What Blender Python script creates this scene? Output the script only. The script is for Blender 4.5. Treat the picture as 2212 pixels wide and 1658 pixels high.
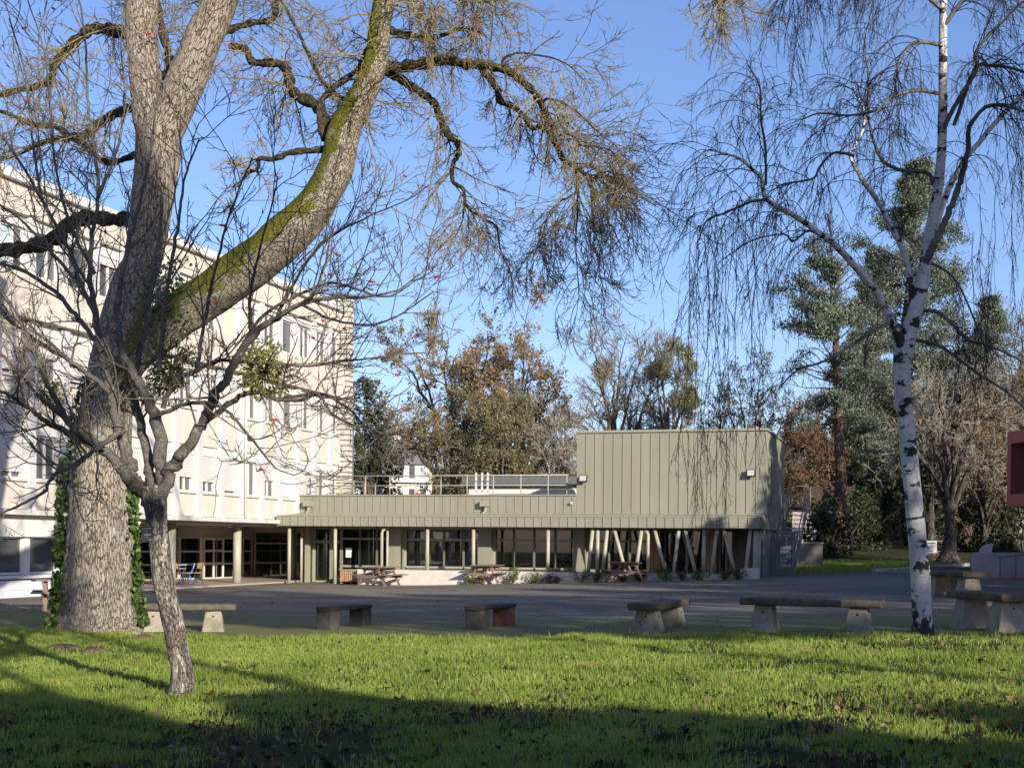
import bpy, math, random
import numpy as np
from mathutils import Vector, Matrix

# ------------------------------------------------------------------ camera, sky, sun
sc = bpy.context.scene
for o in list(bpy.data.objects):
    bpy.data.objects.remove(o)
F, CX, CY, ROLL, EYE = 1400.0, 512.0, 542.0, math.radians(0.5), 1.75
cam_d = bpy.data.cameras.new('camera')
cam = bpy.data.objects.new('camera', cam_d)
sc.collection.objects.link(cam)
sc.camera = cam
cam_d.sensor_fit = 'HORIZONTAL'
cam_d.sensor_width = 36.0
cam_d.lens = F / 1024.0 * 36.0
cam_d.shift_y = (CY - 383.5) / 1024.0
cam_d.clip_start = 0.1
cam_d.clip_end = 3000
cam.matrix_world = (Matrix.Translation((0, 0, EYE)) @ Matrix.Rotation(math.radians(90), 4, 'X')
                    @ Matrix.Rotation(ROLL, 4, 'Z'))

SUN_AZ, SUN_EL = math.radians(30.0), math.radians(16.5)
world = bpy.data.worlds.new('World')
sc.world = world
world.use_nodes = True
wn = world.node_tree
wbg = wn.nodes['Background']
sky = wn.nodes.new('ShaderNodeTexSky')
sky.sky_type = 'NISHITA'
sky.sun_disc = False
sky.sun_elevation = SUN_EL
sky.sun_rotation = math.pi - SUN_AZ
sky.air_density = 1.0
sky.dust_density = 0.5
sky.ozone_density = 6.0
tint = wn.nodes.new('ShaderNodeMix')          # the deep winter blue of that afternoon
tint.data_type = 'RGBA'
tint.blend_type = 'MULTIPLY'
tint.inputs[0].default_value = 1.0
tint.inputs[7].default_value = (1.30, 0.96, 0.93, 1)
wn.links.new(sky.outputs[0], tint.inputs[6])
wn.links.new(tint.outputs[2], wbg.inputs[0])
wbg.inputs[1].default_value = 0.118

sun_dir = Vector((math.sin(SUN_AZ) * math.cos(SUN_EL), -math.cos(SUN_AZ) * math.cos(SUN_EL), math.sin(SUN_EL)))
sl = bpy.data.lights.new('sun', 'SUN')
sl.energy = 4.3
sl.angle = math.radians(0.5)
sl.color = (1.0, 0.90, 0.76)
sun = bpy.data.objects.new('sun', sl)
sc.collection.objects.link(sun)
sun.rotation_euler = sun_dir.to_track_quat('Z', 'Y').to_euler()
sun.location = (20, -35, 25)

sc.view_settings.view_transform = 'Standard'
sc.view_settings.look = 'None'
sc.view_settings.gamma = 1.0
sc.view_settings.exposure = 0.85
sc.cycles.max_bounces = 6
sc.cycles.transparent_max_bounces = 12

COL = sc.collection
rng = np.random.default_rng(7)
random.seed(7)
PI = math.pi


# ------------------------------------------------------------------ survey helpers
def at(u, v, Y):
    """Point seen at pixel (u, v) of the 1024-wide picture, at distance Y."""
    a, b = (u - CX) / F * Y, (v - CY) / F * Y
    return np.array([a * math.cos(ROLL) + b * math.sin(ROLL), Y, EYE + a * math.sin(ROLL) - b * math.cos(ROLL)])


def at2(x, y, Y):
    return at(x * 0.46312, y * 0.46312, Y)


def sstep(a):
    a = np.clip(a, 0, 1)
    return a * a * (3 - 2 * a)


def gz(x, y):
    x = np.asarray(x, float)
    y = np.asarray(y, float)
    t = np.clip(x + 5, 0, 20)
    s = 0.036 * np.where(t < 2, t * t / 4, t - 1)
    h = 1.0 * sstep((y - 56) / 26) * sstep((x - 10) / 6)
    return s + h


def g1(x, y):
    return float(gz(x, y))


def ground(u, v):
    z = 0.0
    for _ in range(12):
        hor = CY + (u - CX) * math.sin(ROLL)
        Y = (EYE - z) * F / max(v - hor, 1)
        p = at(u, v, Y)
        z = g1(p[0], p[1])
    return p


def vnoise(x, y, seed=0):
    """smooth value noise, numpy"""
    def h(i, j):
        n = (i * 374761393 + j * 668265263 + seed * 1442695041) & 0xffffffff
        n = ((n ^ (n >> 13)) * 1274126177) & 0xffffffff
        return ((n ^ (n >> 16)) & 0xffff) / 65535.0
    x = np.asarray(x, float); y = np.asarray(y, float)
    i = np.floor(x).astype(np.int64); j = np.floor(y).astype(np.int64)
    fx = x - i; fy = y - j
    fx = fx * fx * (3 - 2 * fx); fy = fy * fy * (3 - 2 * fy)
    return ((h(i, j) * (1 - fx) + h(i + 1, j) * fx) * (1 - fy) + (h(i, j + 1) * (1 - fx) + h(i + 1, j + 1) * fx) * fy)


# ------------------------------------------------------------------ object helpers
def thing(name, label, cat, loc=(0, 0, 0), rotz=0.0, group=None):
    o = bpy.data.objects.new(name, None)
    COL.objects.link(o)
    o.location = Vector([float(c) for c in loc])
    o.rotation_euler = (0, 0, rotz)
    o.empty_display_size = 0.3
    o['label'] = label
    o['category'] = cat
    if group:
        o['group'] = group
    return o


def tag(o, label, cat, group=None, kind=None):
    o['label'] = label
    o['category'] = cat
    if group:
        o['group'] = group
    if kind:
        o['kind'] = kind
    return o


def link(name, me, m, parent=None, loc=None):
    o = bpy.data.objects.new(name, me)
    COL.objects.link(o)
    if m is not None:
        if isinstance(m, (list, tuple)):
            for k in m:
                me.materials.append(k)
        elif len(me.materials) == 0:
            me.materials.append(m)
    if parent is not None:
        o.parent = parent
    if loc is not None:
        o.location = Vector([float(c) for c in loc])
    return o


def copy_tree(o, parent=None):
    c = o.copy()
    COL.objects.link(c)
    if parent is not None:
        c.parent = parent
    for ch in list(o.children):
        copy_tree(ch, c)
    return c


class MB:
    """collects shapes for ONE mesh"""

    def __init__(self):
        self.v = []
        self.f = []
        self.mi = []

    def add(self, vs, fs, mi=0):
        n = len(self.v)
        self.v.extend([tuple(map(float, p)) for p in vs])
        for f in fs:
            self.f.append([n + i for i in f])
            self.mi.append(mi)

    def box(self, x0, x1, y0, y1, z0, z1, mi=0, bev=0.0):
        if x1 < x0: x0, x1 = x1, x0
        if y1 < y0: y0, y1 = y1, y0
        if z1 < z0: z0, z1 = z1, z0
        vs = [(x0, y0, z0), (x1, y0, z0), (x1, y1, z0), (x0, y1, z0), (x0, y0, z1), (x1, y0, z1), (x1, y1, z1), (x0, y1, z1)]
        self.add(vs, [(0, 3, 2, 1), (4, 5, 6, 7), (0, 1, 5, 4), (1, 2, 6, 5), (2, 3, 7, 6), (3, 0, 4, 7)], mi)

    def beam(self, p, q, w, h, mi=0, up=(0, 0, 1)):
        p = Vector([float(c) for c in p]); q = Vector([float(c) for c in q])
        d = (q - p).normalized()
        u = Vector(up)
        s = d.cross(u)
        if s.length < 1e-4:
            s = d.cross(Vector((0, 1, 0)))
        s.normalize()
        u = s.cross(d)
        vs = []
        for c in (p, q):
            for a, b in ((-1, -1), (1, -1), (1, 1), (-1, 1)):
                vs.append(c + s * (a * w / 2) + u * (b * h / 2))
        self.add(vs, [(0, 3, 2, 1), (4, 5, 6, 7), (0, 1, 5, 4), (1, 2, 6, 5), (2, 3, 7, 6), (3, 0, 4, 7)], mi)

    def tube(self, pts, r, n=10, mi=0, cap=True):
        P = np.array([[float(c) for c in p] for p in pts])
        R = np.array(r if hasattr(r, '__len__') else [r] * len(P), float)
        vs, fs = tube_np(P[None], R[None], n)[:2]
        fs = [tuple(f) for f in fs]
        if cap:
            m = len(P)
            fs.append(tuple(range(n))[::-1])
            fs.append(tuple(range((m - 1) * n, m * n)))
        self.add(vs, fs, mi)

    def prism(self, poly, y0, y1, mi=0):
        """poly in (x, z), extruded along y"""
        n = len(poly)
        vs = [(x, y0, z) for x, z in poly] + [(x, y1, z) for x, z in poly]
        fs = [tuple(range(n)), tuple(range(2 * n - 1, n - 1, -1))]
        for i in range(n):
            j = (i + 1) % n
            fs.append((i, n + i, n + j, j))
        self.add(vs, fs, mi)

    def build(self, name, m, parent=None, loc=None, smooth=False, bevel=0.0):
        import bmesh
        me = bpy.data.meshes.new(name)
        me.from_pydata(self.v, [], self.f)
        bm = bmesh.new()
        bm.from_mesh(me)
        bmesh.ops.recalc_face_normals(bm, faces=bm.faces)
        bm.to_mesh(me)
        bm.free()
        me.polygons.foreach_set('material_index', self.mi)
        if smooth:
            me.polygons.foreach_set('use_smooth', [True] * len(me.polygons))
        me.update()
        o = link(name, me, m, parent, loc)
        if bevel:
            b = o.modifiers.new('bevel', 'BEVEL')
            b.width = bevel
            b.segments = 2
            b.limit_method = 'ANGLE'
        return o


def np_mesh(name, verts, quads=None, tris=None, attrs=None, smooth=True):
    me = bpy.data.meshes.new(name)
    verts = np.ascontiguousarray(verts, np.float32)
    me.vertices.add(len(verts))
    me.vertices.foreach_set('co', verts.ravel())
    loops, starts, tot = [], [], 0
    if quads is not None and len(quads):
        q = np.asarray(quads, np.int32)
        loops.append(q.ravel()); starts.append(np.arange(len(q), dtype=np.int32) * 4); tot += len(q) * 4
    if tris is not None and len(tris):
        t = np.asarray(tris, np.int32)
        loops.append(t.ravel()); starts.append(tot + np.arange(len(t), dtype=np.int32) * 3)
    loops = np.concatenate(loops); starts = np.concatenate(starts)
    me.loops.add(len(loops))
    me.loops.foreach_set('vertex_index', loops)
    me.polygons.add(len(starts))
    me.polygons.foreach_set('loop_start', starts)
    if smooth:
        me.polygons.foreach_set('use_smooth', np.ones(len(starts), bool))
    for k, a in (attrs or {}).items():
        a = np.ascontiguousarray(a, np.float32)
        if a.ndim == 2:
            at_ = me.attributes.new(k, 'FLOAT_VECTOR', 'POINT')
            at_.data.foreach_set('vector', a.ravel())
        else:
            at_ = me.attributes.new(k, 'FLOAT', 'POINT')
            at_.data.foreach_set('value', a)
    me.update(calc_edges=True)
    me.validate()
    return me


def norm(a):
    return a / np.maximum(np.linalg.norm(a, axis=-1, keepdims=True), 1e-9)


def tube_np(P, R, sides):
    """P [N,n,3], R [N,n] -> verts, quads, bark coords"""
    N, n, _ = P.shape
    T = np.empty_like(P)
    T[:, 1:-1] = P[:, 2:] - P[:, :-2]
    T[:, 0] = P[:, 1] - P[:, 0]
    T[:, -1] = P[:, -1] - P[:, -2]
    T = norm(T)
    ref = np.where(np.abs(T[:, 0, 2:3]) > 0.9, np.array([[0., -1., 0.]]), np.array([[0., 0., 1.]]))
    U = np.empty_like(P)
    U[:, 0] = norm(ref - (ref * T[:, 0]).sum(-1, keepdims=True) * T[:, 0])
    for i in range(1, n):
        U[:, i] = norm(U[:, i - 1] - (U[:, i - 1] * T[:, i]).sum(-1, keepdims=True) * T[:, i])
    V = np.cross(T, U)
    a = np.arange(sides) * 2 * PI / sides
    c, s = np.cos(a), np.sin(a)
    ring = U[:, :, None, :] * c[None, None, :, None] + V[:, :, None, :] * s[None, None, :, None]
    verts = P[:, :, None, :] + ring * R[:, :, None, None]
    seg = np.linalg.norm(np.diff(P, axis=1), axis=-1)
    arc = np.concatenate([np.zeros((N, 1)), np.cumsum(seg, 1)], 1)
    bk = np.stack([R[:, :, None] * c, R[:, :, None] * s, np.broadcast_to(arc[:, :, None], (N, n, sides))], -1)
    base = (np.arange(N) * n * sides)[:, None, None]
    i = (np.arange(n - 1) * sides)[None, :, None]
    k = np.arange(sides)[None, None, :]
    k2 = (k + 1) % sides
    q = np.stack([base + i + k, base + i + k2, base + i + sides + k2, base + i + sides + k], -1).reshape(-1, 4)
    return verts.reshape(-1, 3), q, bk.reshape(-1, 3)


class Tubes:
    def __init__(self):
        self.V, self.Q, self.B, self.A, self.n = [], [], [], [], 0

    def add(self, P, R, sides=3, rough=0.0, seed=1, rnd=None):
        P = np.asarray(P, float); R = np.asarray(R, float)
        if P.ndim == 2:
            P = P[None]; R = R[None]
        v, q, b = tube_np(P, R, sides)
        if rough > 0:
            N, n = R.shape
            c = np.repeat(P.reshape(-1, 3), sides, 0)
            d = v - c
            th = np.arctan2(b[:, 1], b[:, 0])
            rr = np.repeat(R.reshape(-1), sides)
            nz = (vnoise(np.cos(th) * 1.5 + b[:, 2] * 1.4 / max(R.max(), .05) * .5 + 31, np.sin(th) * 1.5 + 17 + b[:, 2] * .9 / max(R.max(), .05) * .5, seed) - .5)
            nz2 = (vnoise(np.cos(th) * 4 + 11, np.sin(th) * 4 + b[:, 2] * 6, seed + 5) - .5)
            v = c + d * (1 + rough * 2 * nz + rough * .7 * nz2)[:, None]
        self.V.append(v); self.Q.append(q + self.n); self.B.append(b)
        self.n += len(v)

    def mesh(self, name, origin):
        v = np.concatenate(self.V) - np.asarray(origin, float)[None]
        return np_mesh(name, v, np.concatenate(self.Q), attrs={'bk': np.concatenate(self.B)})

    def build(self, name, m, parent, origin):
        return link(name, self.mesh(name, origin), m, parent)


def smooth_path(pts, n):
    """Catmull-Rom through pts [k,d] -> [n,d]"""
    p = np.asarray(pts, float)
    k = len(p)
    e = np.vstack([2 * p[0] - p[1], p, 2 * p[-1] - p[-2]])
    t = np.linspace(0, k - 1 - 1e-6, n)
    i = t.astype(int)
    f = (t - i)[:, None]
    a, b, c, d = e[i], e[i + 1], e[i + 2], e[i + 3]
    return 0.5 * (2 * b + (c - a) * f + (2 * a - 5 * b + 4 * c - d) * f ** 2 + (3 * b - a - 3 * c + d) * f ** 3)


def limb(path, Y, dy=None, n=None, jit=0.0):
    """path of (x, y, width) in 2211-wide picture units at distance Y; returns P, R"""
    rows = []
    for k, (x, y, w) in enumerate(path):
        yy = Y + (dy[k] if dy is not None else 0.0)
        p = at2(x, y, yy)
        rows.append([p[0], p[1], p[2], w * 0.46312 / 2 / F * yy])
    n = n or max(6, len(path) * 5)
    s = smooth_path(rows, n)
    P, R = s[:, :3].copy(), np.maximum(s[:, 3], 0.003)
    if jit:
        P[1:-1] += rng.normal(0, 1, (n - 2, 3)) * (R[1:-1, None] * jit)
    return P, R


def grow(S, D, L, n, g0, g1_, wob, r=rng):
    """polylines from S along D, length L, gravity g0 -> g1 (z pull per step)"""
    N = len(S)
    P = np.empty((N, n, 3))
    P[:, 0] = S
    d = norm(D)
    st = (L / (n - 1))[:, None]
    for i in range(1, n):
        g = g0 + (g1_ - g0) * (i - 1) / max(n - 2, 1)
        d = norm(d + r.normal(0, wob, (N, 3)) + np.stack([np.zeros(N), np.zeros(N), np.broadcast_to(g, (N,))], -1))
        P[:, i] = P[:, i - 1] + d * st
    return P


def spawn(P, R, per, t0, t1, ang, r=rng, spread=0.25, alt=False):
    """child starts / directions along parents"""
    N, n, _ = P.shape
    t = r.uniform(t0, t1, (N, per))
    x = t * (n - 1)
    i = np.minimum(x.astype(int), n - 2)
    f = (x - i)[..., None]
    k = np.arange(N)[:, None]
    A, B = P[k, i], P[k, i + 1]
    S = A + (B - A) * f
    T = norm(B - A)
    rad = R[k, i] * (1 - f[..., 0]) + R[k, i + 1] * f[..., 0]
    q = norm(r.normal(0, 1, (N, per, 3)))
    side = norm(q - (q * T).sum(-1, keepdims=True) * T)
    a = ang + r.normal(0, spread, (N, per))
    D = T * np.cos(a)[..., None] + side * np.sin(a)[..., None]
    return S.reshape(-1, 3), D.reshape(-1, 3), rad.reshape(-1), t.reshape(-1), np.repeat(np.arange(N), per)


def taper(N, n, r0, r1):
    s = np.linspace(0, 1, n)[None]
    r0 = np.broadcast_to(np.asarray(r0, float), (N,))[:, None]
    r1 = np.broadcast_to(np.asarray(r1, float), (N,))[:, None]
    return r0 + (r1 - r0) * s


def leaf_cards(C, size, r=rng, asp=0.55, normal=None, nb=0.0, axis=None, ab=0.0, fold=0.12):
    """rhombus leaves with a fold; returns verts, quads, rnd"""
    N = len(C)
    size = np.broadcast_to(np.asarray(size, float), (N,))
    ax = norm(r.normal(0, 1, (N, 3)))
    if axis is not None:
        ax = norm(ax + np.asarray(axis) * ab)
    nn = r.normal(0, 1, (N, 3))
    if normal is not None:
        nn = norm(nn) + np.asarray(normal) * nb
    nn = norm(nn - (nn * ax).sum(-1, keepdims=True) * ax)
    s = np.cross(nn, ax)
    h = size[:, None] / 2
    v = np.stack([C - ax * h, C + s * h * asp + nn * h * fold, C + ax * h, C - s * h * asp + nn * h * fold], 1)
    q = np.arange(N * 4).reshape(N, 4)
    rn = np.repeat(r.uniform(0, 1, N), 4)
    return v.reshape(-1, 3), q, rn


def cards_obj(name, parts, m, parent, origin):
    V, Q, A, n = [], [], [], 0
    for v, q, a in parts:
        V.append(v); Q.append(q + n); A.append(a); n += len(v)
    v = np.concatenate(V) - np.asarray(origin, float)[None]
    me = np_mesh(name, v, np.concatenate(Q), attrs={'rnd': np.concatenate(A)}, smooth=False)
    return link(name, me, m, parent)


# ------------------------------------------------------------------ materials
class NT:
    def __init__(self, name):
        self.m = bpy.data.materials.new(name)
        self.m.use_nodes = True
        self.t = self.m.node_tree
        self.b = self.t.nodes['Principled BSDF']
        self.out = self.t.nodes['Material Output']

    def n(self, t, **kw):
        x = self.t.nodes.new(t)
        for k, v in kw.items():
            setattr(x, k, v)
        return x

    def l(self, a, b):
        self.t.links.new(a, b)

    def coord(self, scale=(1, 1, 1), kind='Object', attr=None):
        if attr:
            a = self.n('ShaderNodeAttribute', attribute_name=attr)
            src = a.outputs['Vector']
        else:
            src = self.n('ShaderNodeTexCoord').outputs[kind]
        mp = self.n('ShaderNodeMapping')
        mp.inputs['Scale'].default_value = scale
        self.l(src, mp.inputs[0])
        return mp.outputs[0]

    def noise(self, vec, scale=5, detail=4, rough=.55):
        x = self.n('ShaderNodeTexNoise')
        x.inputs['Scale'].default_value = scale
        x.inputs['Detail'].default_value = detail
        x.inputs['Roughness'].default_value = rough
        self.l(vec, x.inputs['Vector'])
        return x.outputs['Fac']

    def ramp(self, fac, stops, interp='LINEAR'):
        r = self.n('ShaderNodeValToRGB')
        r.color_ramp.interpolation = interp
        e = r.color_ramp.elements
        while len(e) < len(stops):
            e.new(0.5)
        for k, (p, c) in enumerate(stops):
            e[k].position = p
            e[k].color = (c, c, c, 1) if isinstance(c, (int, float)) else (*c, 1)
        self.l(fac, r.inputs[0])
        return r.outputs[0]

    def mix(self, fac, a, b, mode='MIX'):
        x = self.n('ShaderNodeMix', data_type='RGBA', blend_type=mode)
        if isinstance(fac, (int, float)):
            x.inputs[0].default_value = fac
        else:
            self.l(fac, x.inputs[0])
        for k, c in ((6, a), (7, b)):
            if isinstance(c, tuple):
                x.inputs[k].default_value = (*c, 1)
            else:
                self.l(c, x.inputs[k])
        return x.outputs[2]

    def math(self, op, a, b=None):
        x = self.n('ShaderNodeMath', operation=op)
        for k, c in enumerate((a, b)):
            if c is None:
                continue
            if isinstance(c, (int, float)):
                x.inputs[k].default_value = c
            else:
                self.l(c, x.inputs[k])
        return x.outputs[0]

    def bump(self, h, strength=.3, dist=.02):
        x = self.n('ShaderNodeBump')
        x.inputs['Strength'].default_value = strength
        x.inputs['Distance'].default_value = dist
        self.l(h, x.inputs['Height'])
        self.l(x.outputs[0], self.b.inputs['Normal'])

    def base(self, c):
        if isinstance(c, tuple):
            self.b.inputs['Base Color'].default_value = (*c, 1)
        else:
            self.l(c, self.b.inputs['Base Color'])

    def set(self, rough=None, metal=None, spec=None):
        if rough is not None: self.b.inputs['Roughness'].default_value = rough
        if metal is not None: self.b.inputs['Metallic'].default_value = metal
        if spec is not None: self.b.inputs['Specular IOR Level'].default_value = spec


def simple(name, c, rough=.6, var=.12, scale=3.0, bump=0.0, bscale=40, metal=0, spec=.4, stretch=(1, 1, 1)):
    t = NT(name)
    v = t.coord(stretch)
    n = t.noise(v, scale, 5)
    d = tuple(max(0, x * (1 - var)) for x in c)
    u = tuple(min(1, x * (1 + var)) for x in c)
    t.base(t.ramp(n, [(.3, d), (.7, u)]))
    t.set(rough, metal, spec)
    if bump:
        t.bump(t.noise(v, bscale, 4), bump, .01)
    return t.m


def bark(name, dark, light, moss=None, lichen=None, scale=9.0, furrow=.28, lscale=(1, 1, 1), lth=.56, moss_amt=0.0, bump=.9, dist=.04, stretch=.28, moss_dir=(-.55, -.1, .8)):
    t = NT(name)
    v = t.coord((1, 1, stretch), attr='bk')
    vo = t.n('ShaderNodeTexVoronoi', feature='DISTANCE_TO_EDGE')
    vo.inputs['Scale'].default_value = scale
    wob = t.noise(v, scale * .45, 5, .7)
    vm = t.n('ShaderNodeVectorMath', operation='ADD')
    t.l(v, vm.inputs[0])
    cx = t.n('ShaderNodeCombineXYZ')
    w2 = t.math('MULTIPLY', wob, 3.2 / scale)
    t.l(w2, cx.inputs[0]); t.l(w2, cx.inputs[1])
    t.l(cx.outputs[0], vm.inputs[1])
    t.l(vm.outputs[0], vo.inputs['Vector'])
    ridge = t.ramp(vo.outputs['Distance'], [(0.0, 0.0), (furrow, 1.0)])
    fine = t.noise(v, scale * 6, 4)
    c = t.mix(t.ramp(fine, [(.3, 0.0), (.75, 1.0)]), dark, light)
    c = t.mix(t.math('SUBTRACT', 1.0, ridge), c, tuple(x * .45 for x in dark))
    v1 = t.coord((1, 1, 1), attr='bk')
    if lichen:
        n = t.noise(t.coord(lscale, attr='bk'), 3.2, 6, .7)
        c = t.mix(t.ramp(n, [(lth, 0.0), (lth + .10, .75)]), c, lichen)
    if moss:
        ge = t.n('ShaderNodeNewGeometry')
        dp = t.n('ShaderNodeVectorMath', operation='DOT_PRODUCT')
        dp.inputs[1].default_value = moss_dir
        t.l(ge.outputs['Normal'], dp.inputs[0])
        n = t.noise(v1, 2.2, 6, .7)
        m = t.math('ADD', dp.outputs['Value'], t.math('MULTIPLY', t.math('SUBTRACT', n, .5), 2.6))
        mk = t.ramp(t.math('ADD', m, moss_amt - .8), [(.45, 0.0), (.6, 1.0)])
        mc = t.ramp(t.noise(v1, 30, 4), [(.3, tuple(x * .6 for x in moss)), (.7, tuple(x * 1.35 for x in moss))])
        c = t.mix(mk, c, mc)
    t.base(c)
    t.set(.9, 0, .15)
    h = t.math('ADD', ridge, t.math('MULTIPLY', fine, .35))
    t.bump(h, bump, dist)
    return t.m


def leafmat(name, stops, trans=.35, rough=.6, spec=.3):
    t = NT(name)
    a = t.n('ShaderNodeAttribute', attribute_name='rnd')
    c = t.ramp(a.outputs['Fac'], stops)
    t.base(c)
    t.set(rough, 0, spec)
    tr = t.n('ShaderNodeBsdfTranslucent')
    t.l(c, tr.inputs[0])
    mx = t.n('ShaderNodeMixShader')
    mx.inputs[0].default_value = trans
    t.l(t.b.outputs[0], mx.inputs[1])
    t.l(tr.outputs[0], mx.inputs[2])
    t.l(mx.outputs[0], t.out.inputs[0])
    return t.m


def twigmat(name, a, b, scale=.8):
    t = NT(name)
    v = t.coord((1, 1, 1))
    n = t.noise(v, scale, 4)
    n2 = t.noise(v, scale * 14, 3)
    c = t.mix(t.ramp(n, [(.35, 0.0), (.65, 1.0)]), a, b)
    c = t.mix(t.ramp(n2, [(.4, 0.0), (.7, .5)]), c, tuple(x * .5 for x in a))
    t.base(c)
    t.set(.85, 0, .2)
    return t.m


M = {}
M['ash_bark'] = bark('ash bark', (.24, .205, .165), (.46, .40, .325), scale=27, lichen=(.40, .40, .35), stretch=.17, furrow=.10, bump=.9, dist=.05)
M['ash_limb'] = bark('mossy ash bark', (.22, .19, .145), (.44, .385, .31), moss=(.135, .14, .022), lichen=(.40, .44, .33), scale=34, moss_amt=1.25, dist=.03, stretch=.3, furrow=.12)
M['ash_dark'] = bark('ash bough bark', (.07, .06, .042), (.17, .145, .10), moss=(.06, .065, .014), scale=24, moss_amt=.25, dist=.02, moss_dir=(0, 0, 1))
M['ash_twig'] = twigmat('ash twig', (.15, .118, .066), (.34, .275, .14))
M['rowan_bark'] = bark('rowan bark', (.11, .09, .074), (.27, .23, .195), lichen=(.56, .53, .46), scale=44, dist=.02, stretch=.30, furrow=.12, lscale=(5, 5, 1.3), lth=.50)
M['rowan_limb'] = bark('rowan limb bark', (.115, .106, .096), (.28, .26, .225), lichen=(.40, .40, .31), scale=40, dist=.008, stretch=1.5, bump=.5)
M['rowan_twig'] = twigmat('rowan twig', (.11, .092, .078), (.26, .225, .17))
M['bg_bark'] = bark('weathered grey bark', (.13, .112, .088), (.30, .26, .20), scale=8, dist=.03)
M['dark_bark'] = bark('dark trunk bark', (.075, .062, .05), (.19, .16, .125), scale=9, dist=.03)
M['pine_bark'] = bark('reddish cedar bark', (.10, .065, .048), (.26, .19, .14), scale=9, dist=.03)
M['bg_twig'] = twigmat('grey brown twig', (.17, .145, .11), (.32, .28, .20))
M['bg_twig_red'] = twigmat('reddish twig', (.15, .105, .085), (.27, .205, .155))
M['bg_twig_pale'] = twigmat('pale bare twig', (.25, .225, .185), (.42, .385, .315))
M['birch_twig'] = twigmat('birch twig', (.036, .028, .027), (.075, .058, .053))
M['oak_leaf'] = leafmat('rusty oak leaf', [(0, (.20, .135, .065)), (.35, (.34, .215, .095)), (.65, (.33, .245, .125)), (1, (.22, .20, .09))])
M['russet_leaf'] = leafmat('russet beech leaf', [(0, (.13, .06, .025)), (.5, (.22, .11, .04)), (1, (.14, .12, .045))])
M['olive_leaf'] = leafmat('olive leaf', [(0, (.09, .09, .035)), (.5, (.19, .175, .08)), (1, (.30, .26, .14))])
M['ever_leaf'] = leafmat('dark evergreen leaf', [(0, (.014, .024, .011)), (.6, (.035, .05, .02)), (1, (.075, .085, .03))], trans=.15)
M['shade_leaf'] = leafmat('evergreen screen leaf', [(0, (.014, .024, .011)), (1, (.05, .065, .025))], trans=.1)
M['needle'] = leafmat('blue cedar needle', [(0, (.035, .048, .035)), (.5, (.105, .135, .10)), (1, (.22, .255, .185))], trans=.12)
M['mistletoe'] = leafmat('mistletoe leaf', [(0, (.10, .12, .02)), (.5, (.22, .25, .04)), (1, (.36, .38, .09))], trans=.5)
M['mistletoe_far'] = leafmat('far mistletoe leaf', [(0, (.08, .09, .025)), (.5, (.17, .185, .05)), (1, (.27, .24, .09))], trans=.3)
M['ivy'] = leafmat('ivy leaf', [(0, (.025, .05, .014)), (.5, (.07, .12, .03)), (1, (.16, .22, .06))], trans=.25, rough=.35, spec=.5)
M['grass'] = leafmat('grass blade', [(0, (.125, .185, .03)), (.5, (.27, .355, .062)), (.9, (.37, .43, .105)), (1, (.46, .41, .18))], trans=.42, rough=.5)
M['litter'] = leafmat('fallen leaf', [(0, (.028, .02, .016)), (.55, (.075, .045, .028)), (.85, (.17, .095, .05)), (1, (.30, .20, .12))], trans=.15)
M['leaf_big'] = leafmat('crisp brown leaf', [(0, (.12, .06, .03)), (.5, (.22, .11, .05)), (1, (.33, .20, .11))], trans=.25)
M['shrub_leaf'] = leafmat('young shrub leaf', [(0, (.035, .065, .02)), (.5, (.09, .14, .04)), (1, (.17, .21, .07))], trans=.3)
M['shrub_red'] = leafmat('bronze shrub leaf', [(0, (.07, .045, .022)), (.5, (.14, .085, .04)), (1, (.11, .13, .045))], trans=.3)
M['berry'] = simple('red berry', (.35, .02, .015), .3)

M['birch_limb'] = twigmat('grey brown birch limb', (.085, .078, .072), (.19, .18, .165), 2.5)  # shade on the birch limbs put into a darker bark colour

# birch bark: white with dark lenticels and black scars
t = NT('birch bark')
v = t.coord((1, 1, 1), attr='bk')
vs = t.coord((2.2, 2.2, 16), attr='bk')
len_ = t.noise(vs, 5, 4, .65)
big = t.noise(t.coord((2.6, 2.6, 4.4), attr='bk'), 1.5, 5, .6)
c = t.ramp(t.noise(v, 6, 4), [(.3, (.38, .38, .375)), (.7, (.58, .578, .565))])
c = t.mix(t.ramp(len_, [(.55, 0.0), (.66, .8)]), c, (.16, .15, .14))
c = t.mix(t.ramp(big, [(.545, 0.0), (.58, 1.0)]), c, (.035, .032, .028))
sx = t.n('ShaderNodeSeparateXYZ')
t.l(v, sx.inputs[0])
low = t.math('ADD', sx.outputs['Z'], t.math('MULTIPLY', t.noise(t.coord((4, 4, 2.2), attr='bk'), 2.5, 4), -2.2))
c = t.mix(t.ramp(low, [(0.0, 1.0), (.02, 0.0)]) if False else t.ramp(t.math('ADD', low, .55), [(.0, 1.0), (.12, 0.0)]), c, (.04, .036, .03))
t.base(c)
t.set(.75, 0, .2)
t.bump(t.math('ADD', len_, t.math('MULTIPLY', big, 2.0)), .5, .012)
M['birch_bark'] = t.m

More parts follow.
